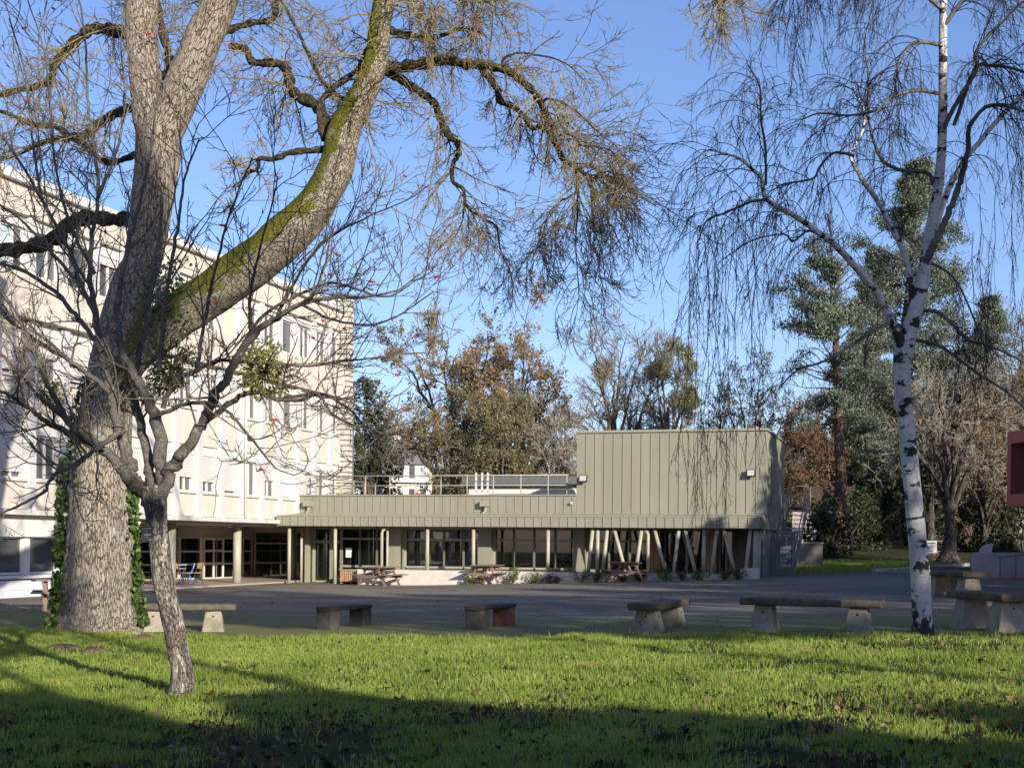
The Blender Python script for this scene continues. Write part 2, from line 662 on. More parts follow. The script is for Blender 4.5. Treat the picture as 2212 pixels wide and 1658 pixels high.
# render, metal, stone, glass
M['cream'] = simple('cream wall panel', (.555, .50, .435), .75, .07, 2.6, stretch=(1.2, 1.2, .16))
M['pilaster'] = simple('pale grey pilaster', (.49, .495, .50), .6, .03, 1)
M['white_paint'] = simple('white paint', (.58, .575, .56), .5, .04, 2)
M['dirty_white'] = simple('stained concrete slab', (.52, .495, .46), .8, .18, 4, stretch=(1, 1, .3))
M['dado'] = simple('pale blue grey dado', (.52, .54, .58), .7, .04, 1)
M['shutter'] = None
t = NT('sage green zinc')
v = t.coord((1, 1, 1))
sx = t.n('ShaderNodeSeparateXYZ'); t.l(v, sx.inputs[0])
wnz = t.n('ShaderNodeTexWhiteNoise', noise_dimensions='1D')
t.l(t.math('FLOOR', t.math('DIVIDE', t.math('ADD', sx.outputs[0], .42), .345)), wnz.inputs['W'])
c = t.ramp(wnz.outputs['Value'], [(0, (.212, .211, .165)), (1, (.242, .240, .186))])
c = t.mix(t.ramp(t.noise(v, .7, 4), [(.35, 0.0), (.7, .35)]), c, (.26, .258, .205))
c = t.mix(t.ramp(t.noise(t.coord((5, 5, .35)), 2.2, 5, .65), [(.52, 0.0), (.72, .4)]), c, (.165, .162, .13))
t.base(c)
t.set(.40, 0, .4)
t.bump(t.noise(t.coord((1.6, 1.6, .8)), 1.4, 3), .16, .03)
M['green_metal'] = t.m
M['green_seam'] = simple('sage green seam', (.255, .252, .195), .42, .03, 1)
M['green_dark'] = simple('sage frame paint', (.27, .265, .20), .5, .05, 2)
M['post'] = simple('pale green post paint', (.34, .33, .26), .45, .03, 2)
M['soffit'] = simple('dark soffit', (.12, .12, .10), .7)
M['taupe'] = simple('taupe entrance panel', (.42, .38, .33), .6, .03)
M['plinth'] = simple('pale concrete plinth', (.50, .465, .43), .85, .12, 2.5, bump=.1)
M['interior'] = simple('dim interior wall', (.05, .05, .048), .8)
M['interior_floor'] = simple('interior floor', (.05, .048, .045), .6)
M['curtain'] = simple('pale grey curtain', (.36, .36, .37), .9, .1, 6)
M['paving'] = simple('beige paving', (.36, .30, .25), .85, .08, 5, bump=.1)
M['concrete'] = simple('ramp concrete', (.38, .35, .35), .85, .16, 2.0, bump=.12, stretch=(1, 1, .4))
M['kerb'] = simple('kerb stone', (.32, .30, .28), .85, .15, 4, bump=.1)
M['steel'] = simple('galvanised steel', (.20, .205, .215), .5, .08, 5, metal=.3)
M['gate_metal'] = simple('grey gate metal', (.15, .15, .14), .5, .06, 3)
M['red_wall'] = simple('brick red render', (.40, .115, .085), .75, .06, 1.5)
M['dark_red'] = simple('dark red reveal', (.22, .055, .05), .75, .06, 1.5)
M['black'] = simple('black plastic', (.02, .02, .022), .45, .1)
M['dark_metal'] = simple('anthracite roof edge', (.11, .12, .125), .5, .06)
M['slate'] = simple('slate roof', (.12, .12, .13), .6, .1, 3)
M['blue_white'] = simple('white pavilion render', (.52, .53, .57), .7, .03)
M['fence_wood'] = simple('dark brown fence board', (.06, .045, .035), .85, .2, 6, stretch=(6, 6, .5))
M['recycled'] = simple('brown recycled plastic board', (.175, .12, .095), .6, .1, 3, bump=.08, stretch=(.6, 6, 6))
M['yellow_ply'] = simple('honey plywood', (.50, .30, .10), .45, .1, 4)
M['yellow_seat'] = simple('yellow chair shell', (.62, .40, .06), .4, .05)
M['blue_seat'] = simple('grey blue chair shell', (.33, .37, .42), .4, .05)
M['blue_frame'] = simple('blue steel tube', (.10, .20, .52), .4, .05)
M['dark_frame'] = simple('dark steel tube', (.05, .055, .06), .4, .05)
M['teal_top'] = simple('pale teal table top', (.30, .44, .46), .4, .05)
M['paper'] = simple('white paper notice', (.78, .79, .78), .7, .02)
M['ink'] = simple('printed ink', (.10, .10, .11), .7, .02)
M['sign_black'] = simple('black label plate', (.022, .026, .03), .35, .08)
M['sign_text'] = simple('pale grey engraved lettering', (.50, .50, .52), .6, .02)
M['red_plastic'] = simple('red plastic', (.50, .04, .03), .4, .05)
M['soil'] = simple('bare brown soil', (.085, .058, .04), .95, .3, 9, bump=.5, bscale=18)
M['lamp_glass'] = simple('clear lamp lens', (.40, .40, .40), .15, .02)
M['cherry_wood'] = simple('board wall', (.20, .12, .075), .7, .15, 5, stretch=(5, 5, .6))
M['barrier_tape'] = simple('red white barrier', (.42, .20, .18), .6, .1)
M['blind_yellow'] = simple('cream yellow roller blind', (.66, .60, .38), .8, .04)
M['blind_white'] = simple('white curtain', (.62, .62, .60), .8, .05)
M['frost'] = simple('pale frosted glazing', (.42, .50, .52), .2, .04)

# slatted shutter
t = NT('slatted shutter')
v = t.coord((1, 1, 1))
w = t.n('ShaderNodeTexWave', wave_type='BANDS', bands_direction='Z', wave_profile='SAW')
w.inputs['Scale'].default_value = 3.6
t.l(v, w.inputs['Vector'])
t.base(t.ramp(w.outputs['Fac'], [(0.0, (.30, .29, .28)), (.2, (.53, .52, .50)), (1, (.58, .57, .55))]))
t.bump(w.outputs['Fac'], .6, .02)
t.set(.6)
M['shutter'] = t.m

# timber battens
t = NT('larch battens')
v = t.coord((1, 1, 1))
w = t.n('ShaderNodeTexWave', wave_type='BANDS', bands_direction='X', wave_profile='SIN')
w.inputs['Scale'].default_value = 3.4
t.l(v, w.inputs['Vector'])
n = t.noise(t.coord((9, 9, .8)), 3, 5)
c = t.ramp(n, [(.3, (.24, .13, .06)), (.7, (.48, .30, .16))])
c = t.mix(t.ramp(w.outputs['Fac'], [(.04, 1.0), (.16, 0.0)]), c, (.06, .035, .02))
t.base(c)
t.bump(w.outputs['Fac'], .7, .02)
t.set(.65)
M['larch'] = t.m

# rough stone courses
t = NT('split stone courses')
v = t.coord((1, 1, 1))
br = t.n('ShaderNodeTexBrick')
br.inputs['Scale'].default_value = 1.0
br.inputs['Brick Width'].default_value = 4.2
br.inputs['Row Height'].default_value = .245
br.inputs['Mortar Size'].default_value = .03
br.inputs['Mortar Smooth'].default_value = .3
br.inputs['Color1'].default_value = (.52, .48, .42, 1)
br.inputs['Color2'].default_value = (.45, .42, .37, 1)
br.inputs['Mortar'].default_value = (.11, .10, .085, 1)  # shadow lines of the courses put into the dark mortar colour
mpv = t.n('ShaderNodeMapping')
mpv.inputs['Rotation'].default_value = (math.radians(90), 0, 0)
sxyz = t.n('ShaderNodeSeparateXYZ'); t.l(v, sxyz.inputs[0])
cxyz = t.n('ShaderNodeCombineXYZ')
t.l(t.math('ADD', sxyz.outputs[0], sxyz.outputs[1]), cxyz.inputs[0]); t.l(sxyz.outputs[2], cxyz.inputs[1])
t.l(cxyz.outputs[0], br.inputs['Vector'])
n = t.noise(v, 3.5, 6, .7)
c = t.mix(t.ramp(n, [(.5, 0.0), (.72, .75)]), br.outputs['Color'], (.30, .28, .25))
t.base(c)
t.bump(t.math('ADD', t.noise(v, 14, 5), t.math('MULTIPLY', br.outputs['Fac'], -1.5)), .8, .03)
t.set(.9)
M['stone_courses'] = t.m

# concrete block wall
t = NT('concrete blockwork')
v = t.coord((1, 1, 1))
br = t.n('ShaderNodeTexBrick')
br.inputs['Scale'].default_value = 1.0
br.inputs['Brick Width'].default_value = .5
br.inputs['Row Height'].default_value = .2
br.inputs['Mortar Size'].default_value = .008
br.inputs['Color1'].default_value = (.19, .175, .145, 1)
br.inputs['Color2'].default_value = (.165, .15, .125, 1)
br.inputs['Mortar'].default_value = (.13, .12, .10, 1)
sxyz = t.n('ShaderNodeSeparateXYZ'); t.l(v, sxyz.inputs[0])
cxyz = t.n('ShaderNodeCombineXYZ')
t.l(sxyz.outputs[0], cxyz.inputs[0]); t.l(sxyz.outputs[2], cxyz.inputs[1])
t.l(cxyz.outputs[0], br.inputs['Vector'])
t.base(br.outputs['Color'])
t.set(.9)
M['block'] = t.m

# bench stone, weathered and mossy on top
for nm, top, body, mo in (('bench_slab', (.075, .064, .05), (.15, .13, .10), (.06, .06, .018)), ('bench_leg', (.22, .20, .165), (.36, .325, .27), (.16, .15, .08))):
    t = NT(nm)
    v = t.coord((1, 1, 1))
    c = t.ramp(t.noise(v, 6, 6, .7), [(.3, top), (.7, body)])
    c = t.mix(t.ramp(t.noise(v, 2.2, 5, .6), [(.5, 0.0), (.68, .8)]), c, mo)
    c = t.mix(t.ramp(t.noise(v, 28, 4, .6), [(.58, 0.0), (.7, .6)]), c, tuple(x * .35 for x in top))
    t.base(c)
    t.set(.92, 0, .2)
    t.bump(t.noise(v, 34, 5), .55, .012)
    M[nm] = t.m
M['bench_dark'] = simple('soot dark stone', (.045, .042, .038), .9, .35, 7, bump=.4, bscale=30)
M['brick_leg'] = simple('old red brick pier', (.16, .065, .045), .9, .35, 6, bump=.4, bscale=25)


def glass(name, tint, refl_tint=(1, 1, 1), op=.35):
    t = NT(name)
    t.base(tint)
    t.set(.02, 0, .5)
    tr = t.n('ShaderNodeBsdfTransparent')
    tr.inputs[0].default_value = (.55, .58, .57, 1)
    gl = t.n('ShaderNodeBsdfGlossy')
    gl.inputs['Roughness'].default_value = .015
    gl.inputs['Color'].default_value = (*refl_tint, 1)
    fr = t.n('ShaderNodeFresnel')
    fr.inputs[0].default_value = 1.75
    m1 = t.n('ShaderNodeMixShader')
    m1.inputs[0].default_value = op
    t.l(tr.outputs[0], m1.inputs[1]); t.l(t.b.outputs[0], m1.inputs[2])
    m2 = t.n('ShaderNodeMixShader')
    t.l(fr.outputs[0], m2.inputs[0]); t.l(m1.outputs[0], m2.inputs[1]); t.l(gl.outputs[0], m2.inputs[2])
    t.l(m2.outputs[0], t.out.inputs[0])
    return t.m


M['glass'] = glass('window glass', (.012, .014, .014))
t = NT('dark pane')
t.base((.075, .08, .085)); t.set(.04, 0, .9)  # reflections and curtains put into a lifted base colour
M['dark_pane'] = t.m
t = NT('sky lit pane')
t.base((.30, .34, .37)); t.set(.06, 0, .6)  # sky reflection put into the pale base colour
M['pale_pane'] = t.m

# asphalt with moss near the lawn
t = NT('worn asphalt')
v = t.coord((1, 1, 1))
big = t.noise(t.coord((.30, 1.0, 1)), .45, 7, .62)
c = t.ramp(big, [(.32, (.14, .122, .10)), (.5, (.215, .19, .155)), (.68, (.275, .242, .195))])
fine = t.noise(v, 60, 3)
c = t.mix(t.ramp(fine, [(.35, .45), (.7, 0.0)]), c, (.08, .072, .066))
c = t.mix(t.ramp(t.noise(v, 20, 2), [(.68, 0.0), (.74, .55)]), c, (.33, .28, .22))
# relaid patches with their own tone and tar seams
pv_ = t.n('ShaderNodeTexVoronoi', feature='F1', distance='CHEBYCHEV'); pv_.inputs['Scale'].default_value = .085
pe_ = t.n('ShaderNodeTexVoronoi', feature='DISTANCE_TO_EDGE'); pe_.inputs['Scale'].default_value = .16
wv = t.n('ShaderNodeVectorMath', operation='ADD'); t.l(v, wv.inputs[0])
wc = t.n('ShaderNodeCombineXYZ'); wn_ = t.math('MULTIPLY', t.math('SUBTRACT', t.noise(v, .8, 6, .65), .5), 2.2)
t.l(wn_, wc.inputs[0]); t.l(wn_, wc.inputs[1]); t.l(wc.outputs[0], wv.inputs[1])
t.l(wv.outputs[0], pe_.inputs['Vector']); t.l(v, pv_.inputs['Vector'])
sr = t.n('ShaderNodeSeparateXYZ'); t.l(pv_.outputs['Color'], sr.inputs[0])
c = t.mix(t.ramp(sr.outputs[0], [(.55, 0.0), (.6, .45)], 'CONSTANT'), c, (.115, .10, .09))
c = t.mix(t.ramp(pe_.outputs['Distance'], [(.0, .85), (.006, 0.0)]), c, (.035, .032, .03))
# damp stains
c = t.mix(t.ramp(t.noise(v, .9, 6, .7), [(.56, 0.0), (.70, .5)]), c, (.085, .075, .068))
sx = t.n('ShaderNodeSeparateXYZ'); t.l(v, sx.inputs[0])
dist = t.math('ADD', t.math('MULTIPLY', sx.outputs[0], .283), t.math('MULTIPLY', sx.outputs[1], .959))   # across the lawn edge
d1 = t.math('ADD', t.math('SUBTRACT', dist, 22.0), t.math('MULTIPLY', t.math('SUBTRACT', t.noise(v, .45, 6, .7), .5), 9.0))
mk = t.math('MULTIPLY', t.ramp(t.math('DIVIDE', d1, 14.0), [(0.30, .95), (.62, .0)]), t.ramp(t.noise(t.coord((.8, 2.2, 1)), 1.5, 7, .75), [(.36, 0.1), (.54, 1.0)]))
c = t.mix(mk, c, t.mix(fine, (.11, .12, .02), (.21, .22, .045)))
t.base(c)
t.set(.88, 0, .2)
t.bump(t.math('ADD', fine, t.math('MULTIPLY', big, .8)), .4, .012)
M['asphalt'] = t.m
M['path'] = simple('pale asphalt path', (.20, .195, .19), .85, .1, 2, bump=.15, bscale=80)

# lawn soil sheet
t = NT('lawn soil')
v = t.coord((1, 1, 1))
c = t.ramp(t.noise(v, 1.6, 6, .65), [(.35, (.03, .034, .012)), (.6, (.045, .06, .015))])
c = t.mix(t.ramp(t.noise(v, 30, 4), [(.5, 0.0), (.7, .6)]), c, (.03, .022, .015))
t.base(c); t.set(.95, 0, .1)
t.bump(t.noise(v, 40, 4), .6, .03)
M['lawn_soil'] = t.m
t = NT('woodland floor')
v = t.coord((1, 1, 1))
c = t.ramp(t.noise(v, .6, 6, .65), [(.35, (.035, .03, .018)), (.65, (.055, .06, .022))])
t.base(c); t.set(.95, 0, .1)
M['wood_floor'] = t.m


# ------------------------------------------------------------------ ground, asphalt, lawn
def sheet(name, xs, ys, lift, m, keep=None, kind='structure', extra=None):
    X, Y = np.meshgrid(xs, ys)
    Z = gz(X, Y) + lift
    if extra is not None:
        Z = Z + extra(X, Y)
    v = np.stack([X, Y, Z], -1).reshape(-1, 3)
    nx, ny = len(xs), len(ys)
    i, j = np.meshgrid(np.arange(nx - 1), np.arange(ny - 1))
    a = (j * nx + i).reshape(-1)
    q = np.stack([a, a + 1, a + nx + 1, a + nx], -1)
    if keep is not None:
        c = v[q].mean(1)
        q = q[keep(c[:, 0], c[:, 1])]
        used = np.unique(q)
        mp = np.zeros(len(v), int); mp[used] = np.arange(len(used))
        v, q = v[used], mp[q]
    o = link(name, np_mesh(name, v, q), m)
    o['kind'] = kind
    return o


def lawn_edge(x, y):
    """signed distance beyond the lawn edge (positive = asphalt side)"""
    return .283 * x + .959 * y - 22.25 + .8 * (vnoise(x * .55 + 50, y * .1, 3) - .5) + .35 * (vnoise(x * 2.3 + 9, y * .8, 4) - .5) + .12 * (vnoise(x * 7 + 9, y * 3, 5) - .5)


gx = np.unique(np.concatenate([np.linspace(-600, -40, 12), np.linspace(-40, 60, 51), np.linspace(60, 600, 12)]))
gy = np.unique(np.concatenate([np.linspace(-120, -10, 12), np.linspace(-10, 110, 61), np.linspace(110, 1400, 16)]))
sheet('ground', gx, gy, -.06, M['wood_floor'])
ROT_D = math.atan2(.959, .283)      # facade direction running away from the camera
ROT_E = -math.radians(16.44)        # facade direction across the picture


def verge(x, y):
    # grass verge and planting on the right behind the yard: positive inside the yard
    return 57.9 - y - .02 * (x - 12) + np.where(x > 14.6, (x - 14.6) * 3.0, 0)


sheet('yard', np.linspace(-34, 34, 137), np.linspace(16, 70, 217), 0.0, M['asphalt'],
      keep=lambda x, y: (lawn_edge(x, y) > -.6) & ((y < 57.9) | (x < 11)))
lawn = sheet('lawn', np.linspace(-22, 20, 211), np.linspace(-30, 30, 301), .012, M['lawn_soil'],
             keep=lambda x, y: lawn_edge(x, y) < 0.05,
             extra=lambda x, y: .05 * sstep(-lawn_edge(x, y) / .5) + .05 * (vnoise(x * .9, y * .9, 8) - .5) + .03 * (vnoise(x * 3, y * 3, 9) - .5))


def lawn_z(x, y):
    return gz(x, y) + .012 + .05 * sstep(-lawn_edge(x, y) / .5) + .05 * (vnoise(x * .9, y * .9, 8) - .5) + .03 * (vnoise(x * 3, y * 3, 9) - .5)


# pale path climbing away on the right, with its kerb
pa = []
for k in range(26):
    f = k / 25
    c = np.array([14.6 + 14.0 * f ** 1.1, 56.5 + 14.5 * f])
    nrm_ = np.array([.72, -.69])
    l_, r_ = c, c + nrm_ * (3.6 + 1.0 * f)
    pa.append((l_, r_))
pv = []
for l_, r_ in pa:
    for s in np.linspace(0, 1, 5):
        p = l_ + (r_ - l_) * s
        pv.append((p[0], p[1], g1(*p) + .012))
pq = []
for k in range(25):
    for s in range(4):
        a = k * 5 + s
        pq.append((a, a + 1, a + 6, a + 5))
o = link('path', np_mesh('path', np.array(pv), np.array(pq)), M['path'])
o['kind'] = 'structure'
mb = MB()
for k in range(25):
    a, b = pa[k][0], pa[k + 1][0]
    mb.beam((a[0], a[1], g1(*a) + .03), (b[0], b[1], g1(*b) + .03), .18, .22)
o = mb.build('path_kerb', M['kerb'], bevel=.01)
o['kind'] = 'structure'

# ------------------------------------------------------------------ white school building
WO = np.array([-14.4, 42.3])
WX, WY = np.array([.283, .959]), np.array([-.959, .283])
GO = np.array([-9.2, 57.8])
GX, GY = np.array([.959, -.283]), np.array([.283, .959])


def lx(O, ex, ey, y, u):
    """local x on the facade line at local depth y seen at picture column u"""
    B = O + ey * y
    k = (u - CX) / F
    return float((k * B[1] - B[0]) / (ex[0] - k * ex[1]))


def wx(u, y=0.0): return lx(WO, WX, WY, y, u)
def gxx(u, y=0.0): return lx(GO, GX, GY, y, u)


school = thing('school_building', 'long white three-storey school block with roller shutters and pale grey pilasters', 'building',
               (WO[0], WO[1], 0), ROT_D)
SILL, ST = 3.49, 3.06
PX = [8.107 + 1.687 * k for k in range(-10, 9)]
XL, XR = -10.0, wx(340.5)
mb = MB()
mb.box(XL, XR, .42, 12, 2.44, 12.42)
mb.box(XL, 5.2, .30, 12, -.4, 2.44)
mb.build('wall', M['white_paint'], school)
for lev, (z0, z1, yf) in enumerate([(2.62, SILL - .05, -.02), (SILL + 1.73, SILL + ST - .05, -.02), (SILL + ST + 1.73, SILL + 2 * ST - .05, -.24), (SILL + 2 * ST + 1.73, 12.2, -.10)]):
    mb = MB()
    xs = [XL] + PX + [XR]
    if lev == 2:
        mb.box(XL, XR - .25, yf, .40, z0, z1)
        for x in PX[1::2]:
            pass
    else:
        for a, b in zip(xs[:-1], xs[1:]):
            if b - a < .3: continue
            mb.box(a + .01, b - .01, yf, .40, z0, z1)
    mb.build('spandrel_panel', M['cream'], school, bevel=.012)
mb = MB()
mb.box(XL, XR - .2, -.32, .6, 2.44, 2.60)
mb.build('floor_slab', M['dirty_white'], school, bevel=.01)
mb = MB()
mb.box(XL, XR, -.30, 12.2, 12.205, 12.50)
mb.build('roof_edge', M['white_paint'], school, bevel=.015)
for lev in range(3):
    mb = MB()
    mb.box(XL, XR - .22, -.10, .41, SILL + ST * lev - .045, SILL + ST * lev + .03)
    mb.build('sill_course', M['dirty_white'], school)
pm = None
for x in PX:
    if pm is None:
        mb = MB()
        mb.box(-.17, .17, -.13, .405, 2.605, 8.20)
        mb.box(-.17, .17, -.06, .405, 9.58, 12.19)
        p0 = mb.build('pilaster', M['pilaster'], school, bevel=.008)
        pm = p0.data
        p0.location = (x, 0, 0)
    else:
        c = p0.copy(); COL.objects.link(c); c.parent = school; c.location = (x, 0, 0)

# windows: frame + pane + shutter box (+ shutter lowered by a measured part)
W1 = 1.687 - .36


def window_frame(w, h, split=None, y0=.16, y1=.27, fw=.06):
    mb = MB()
    mb.box(0, fw, y0, y1, 0, h)
    mb.box(w - fw, w, y0, y1, 0, h)
    mb.box(fw, w - fw, y0, y1, 0, fw)
    mb.box(fw, w - fw, y0, y1, h - fw, h)
    if split:
        mb.box(split - .04, split + .04, y0 - .002, y1 + .002, fw, h - fw)
    return mb


fr_src = None
shut_rng = random.Random(5)
pat = {0: [.0, .75, .0, .95, .85, .0, .8, .0, .95, .95, .62, .70, .9, .0, .5, .0, .9, .0, .0],
       1: [.9, .7, .9, .95, .9, .5, .9, .0, .0, .95, .0, .75, .6, .0, .0, .0, .0, .0, .0],
       2: [.0, .3, .0, .0, .0, .0, .0, .2, .3, .0, .0, .0, .0, .0, .0, .0, .0, .0, .0]}
blind = {(2, 11): 'blind_yellow', (2, 12): 'blind_yellow', (2, 13): 'blind_yellow', (2, 10): 'blind_white', (1, 12): 'blind_white', (1, 8): 'frost', (0, 15): 'frost', (2, 4): 'frost', (1, 13): 'frost',
         (2, 1): 'blind_yellow'}
HW = 1.36
for lev in range(3):
    zs = SILL + ST * lev + .03
    for k, x in enumerate(PX):
        w = W1 if k < len(PX) - 1 else min(W1, XR - .22 - (x + .18))
        if w < .6: continue
        sp = w * .62 if (k * 7 + lev * 3) % 3 else None
        fo = window_frame(w, HW, sp).build('window', M['white_paint'], school, loc=(x + .18, 0, zs), bevel=.006)
        key = (lev, k)
        pn = MB(); pn.box(.06, w - .06, .215, .225, .06, HW - .06)
        mat_ = M['dark_pane']
        pn.build('pane', mat_, fo)
        if key in blind:
            b = MB(); b.box(.09, (sp or w) - .06, .205, .212, .09, HW - .09)
            b.build('blind', M[blind[key]], fo)
        elif (k + lev) % 3 == 0:
            b = MB(); b.box(w * .5, w - .09, .228, .238, .09, HW - .09)
            b.build('curtain', M['blind_white'], fo)
        bx = MB(); bx.box(.0, w, .06, .30, HW + .002, HW + .34)
        bx.build('shutter_box', M['white_paint'], fo)
        s = pat[lev][k]
        if s > 0:
            sh = MB(); sh.box(.03, w - .03, .10, .13, HW - HW * s, HW)
            sh.build('roller_shutter', M['shutter'], fo)

# ground floor, closed part on the left
mb = MB()
mb.box(XL, 5.2, .0, .30, 1.86, 2.43)
mb.box(XL, 5.2, -.06, .06, 1.80, 1.86)
mb.build('ground_floor_panel', M['white_paint'], school)
mb = MB()
mb.box(XL, 5.2, -.04, .30, -.4, .50)
mb.box(XL, 5.2, -.10, .30, .56, .66)
mb.box(XL, 5.2, -.055, .29, .22, .25)
mb.build('dado', M['dado'], school)
for k, x in enumerate(PX):
    if x + 1.6 > 5.3: break
    fo = window_frame(1.40, 1.12, None, .10, .24, .06).build('window', M['white_paint'], school, loc=(x + .15, 0, .68))
    pn = MB(); pn.box(.06, 1.34, .17, .18, .06, 1.06)
    pn.build('pane', M['dark_pane'], fo)
    mb = MB(); mb.box(x - .14, x + .14, .05, .30, .66, 1.80)
    mb.build('window_pier', M['white_paint'], school)

# stone clad gable end
mb = MB()
GE = wx(351.6, -.42)
mb.box(XR - .2, GE, -.42, 12.3, -.4, 12.9)
mb.build('stone_gable', M['stone_courses'], school)
mb = MB()
mb.box(XR - .3, GE + .1, -.5, 12.4, 12.9, 12.98)
mb.build('gable_cap', M['dark_metal'], school)

# entrance recess under the overhang
mb = MB()
mb.box(5.2, 22.7, .30, 8.0, 2.36, 2.43)
mb.build('recess_ceiling', M['taupe'], school)
mb = MB()
mb.box(5.2, 17.45, 5.12, 5.3, -.3, 2.36)
mb.box(5.0, 5.2, .3, 5.3, -.3, 2.36)
mb.box(17.55, 22.5, 4.25, 4.45, 1.84, 2.36)
mb.box(17.40, 17.60, 4.05, 5.12, 1.84, 2.36)
mb.box(22.45, 22.6, .45, 4.25, 2.16, 2.36)
mb.build('recess_wall', M['taupe'], school)


def glazing(parent, w, zrows, cols, loc, rot, frame_m, pane_m, name='glazed_screen', fw=.07, d=.09, skip=()):
    """screen in local x-z: cols / zrows are bar positions"""
    mb = MB()
    for x in cols:
        mb.box(x - fw / 2, x + fw / 2, -d / 2, d / 2, zrows[0], zrows[-1])
    for z in zrows:
        for a, b in zip(cols[:-1], cols[1:]):
            mb.box(a + fw / 2, b - fw / 2, -d / 2 + .003, d / 2 - .003, z - fw / 2, z + fw / 2)
    f = mb.build(name, frame_m, parent, loc=loc)
    f.rotation_euler = (0, 0, rot)
    pb = MB()
    for a, b in zip(cols[:-1], cols[1:]):
        pb.box(a + fw / 2, b - fw / 2, -.008, .008, zrows[0] + fw / 2, zrows[-1] - fw / 2)
    pb.build('pane', pane_m, f)
    return f


FZ = .07
zz = [FZ, .70, 1.25, 1.84]
glazing(school, 1.0, zz, [0, 1.0], (17.5, 5.1, 0), -PI / 2, M['white_paint'], M['glass'])
b0 = wx(203.5, 4.2) - 17.55
b1 = wx(213.2, 4.2) - 17.55
b2 = wx(223.0, 4.2) - 17.55
b3 = wx(233.5, 4.2) - 17.55
glazing(school, 5, zz, [b2, b3, (b3 + 4.9) / 2, 4.9], (17.55, 4.2, 0), 0, M['white_paint'], M['glass'])
door = glazing(school, 2, [FZ, .72, 1.28, 1.80], [b0, b1, b2 - .04], (17.55, 4.19, 0), 0, M['white_paint'], M['glass'], name='entrance_door', fw=.1)
mb = MB(); mb.tube([(b1 + .12, -.09, FZ + .05), (b1 + .12, -.09, 1.82)], .022, 8)
mb.build('push_bar', M['steel'], door)
mb = MB(); mb.box(17.50, 17.55 + b0 - .06, 4.12, 4.32, -.1, 1.84)
mb.build('recess_pier', M['taupe'], school)
zc = [FZ, .72, 1.62, 2.15]
c1 = glazing(school, 3.6, zc, [0.1, 1.75, 2.2, 3.5], (22.5, 4.15, 0), -PI / 2, M['taupe'], M['glass'])
mb = MB(); mb.box(22.35, 22.6, 4.15, 4.35, -.1, 2.36)
mb.build('recess_pier', M['taupe'], school)
glazing(school, 12, [FZ, .70, 1.25, 1.84, 2.30], [0.2, 2.0, 4.2, 6.4, 8.6, 10.0, 10.9, 12.0], (5.2, 5.05, 0), 0, M['taupe'], M['glass'])
for u, yy in ((237.2, .62), (171.5, .62), (292.5, .75)):
    mb = MB()
    xx = wx(u, yy)
    mb.tube([(xx, yy, -.2), (xx, yy, 2.37)], .165, 28)
    mb.build('column', M['post'], school, smooth=True)
for xx in (15.4, 19.2):
    mb = MB()
    mb.tube([(xx, 1.6, 2.27), (xx, 1.6, 2.30), (xx, 1.6, 2.36)], [.06, .11, .12], 14)
    mb.build('ceiling_lamp', M['lamp_glass'], school, smooth=True)
for xx in (wx(240.4), wx(97)):
    mb = MB(); mb.tube([(xx + .03, -.19, 2.62), (xx + .03, -.19, 8.1)], .045, 10)
    mb.build('downpipe', M['dirty_white'], school, smooth=True)
# spotlight on the facade
mb = MB(); mb.box(-.16, .16, -.45, -.25, -.1, .1); mb.box(-.03, .03, -.25, -.02, -.03, .03)
mb.build('wall_lamp', M['dirty_white'], school, loc=(wx(244), 0, 5.95))
# interior darkness behind recess glazing
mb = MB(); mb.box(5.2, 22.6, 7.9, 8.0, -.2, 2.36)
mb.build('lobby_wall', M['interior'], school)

mb = MB()
P_ = [(5.2, -.25), (22.4, -.25), (22.4, 8), (5.2, 8)]
mb.box(5.2, 22.4, -.28, 8, -.3, FZ - .01)
o = mb.build('entrance_paving', M['paving'], None)
o.location = (WO[0], WO[1], 0); o.rotation_euler = (0, 0, ROT_D); o['kind'] = 'structure'

# ------------------------------------------------------------------ green zinc pavilion
pav = thing('green_pavilion', 'sage green zinc clad pavilion with tall box, long low canopy and slanted posts', 'building',
            (GO[0], GO[1], 0), ROT_E)
YW = 2.0       # wall plane behind the post line
BX0, BX1 = 11.7, 19.25
SEAM = .018


def clad(mb, x0, x1, z0, z1, y, step, first=None, d=.034):
    """vertical standing seams on a face looking to -y"""
    x = x0 + (step if first is None else first)
    while x < x1 - .06:
        mb.box(x - SEAM / 2, x + SEAM / 2, y - d, y + .01, z0, z1, 1)
        x += step


mb = MB()
mb.box(BX0, BX1, YW, 9.0, 2.90, 6.17)
mb.box(BX0 + .02, BX1, YW + .3, 9.0, 2.36, 2.90)
clad(mb, BX0, BX1, 2.97, 6.12, YW, (BX1 - BX0) / 20)
y = 2.0
while y < 8.95:
    mb.box(BX1 - .01, BX1 + .045, y - SEAM / 2, y + SEAM / 2, 2.38, 6.12, 1)
    y += .34
mb.build('upper_box', [M['green_metal'], M['green_seam']], pav)
mb = MB()
mb.box(BX0 - .03, BX1 + .07, YW - .08, 9.06, 6.172, 6.27)
mb.build('roof_trim', M['green_seam'], pav, bevel=.008)
mb = MB()
mb.box(-.45, BX0 - .005, YW, YW + .35, 2.90, 3.66)
clad(mb, -.45, BX0, 2.97, 3.62, YW, .345, .25)
mb.box(-.45, BX0 - .005, YW + .36, 11.0, 3.2, 3.42)
mb.build('parapet', [M['green_metal'], M['green_seam']], pav)
mb = MB()
mb.box(-.49, BX0 - .01, YW - .06, YW + .40, 3.662, 3.715)
mb.build('parapet_cap', M['green_seam'], pav, bevel=.006)
mb = MB()
CX0, CX1 = -.42, BX1
yf = -.32
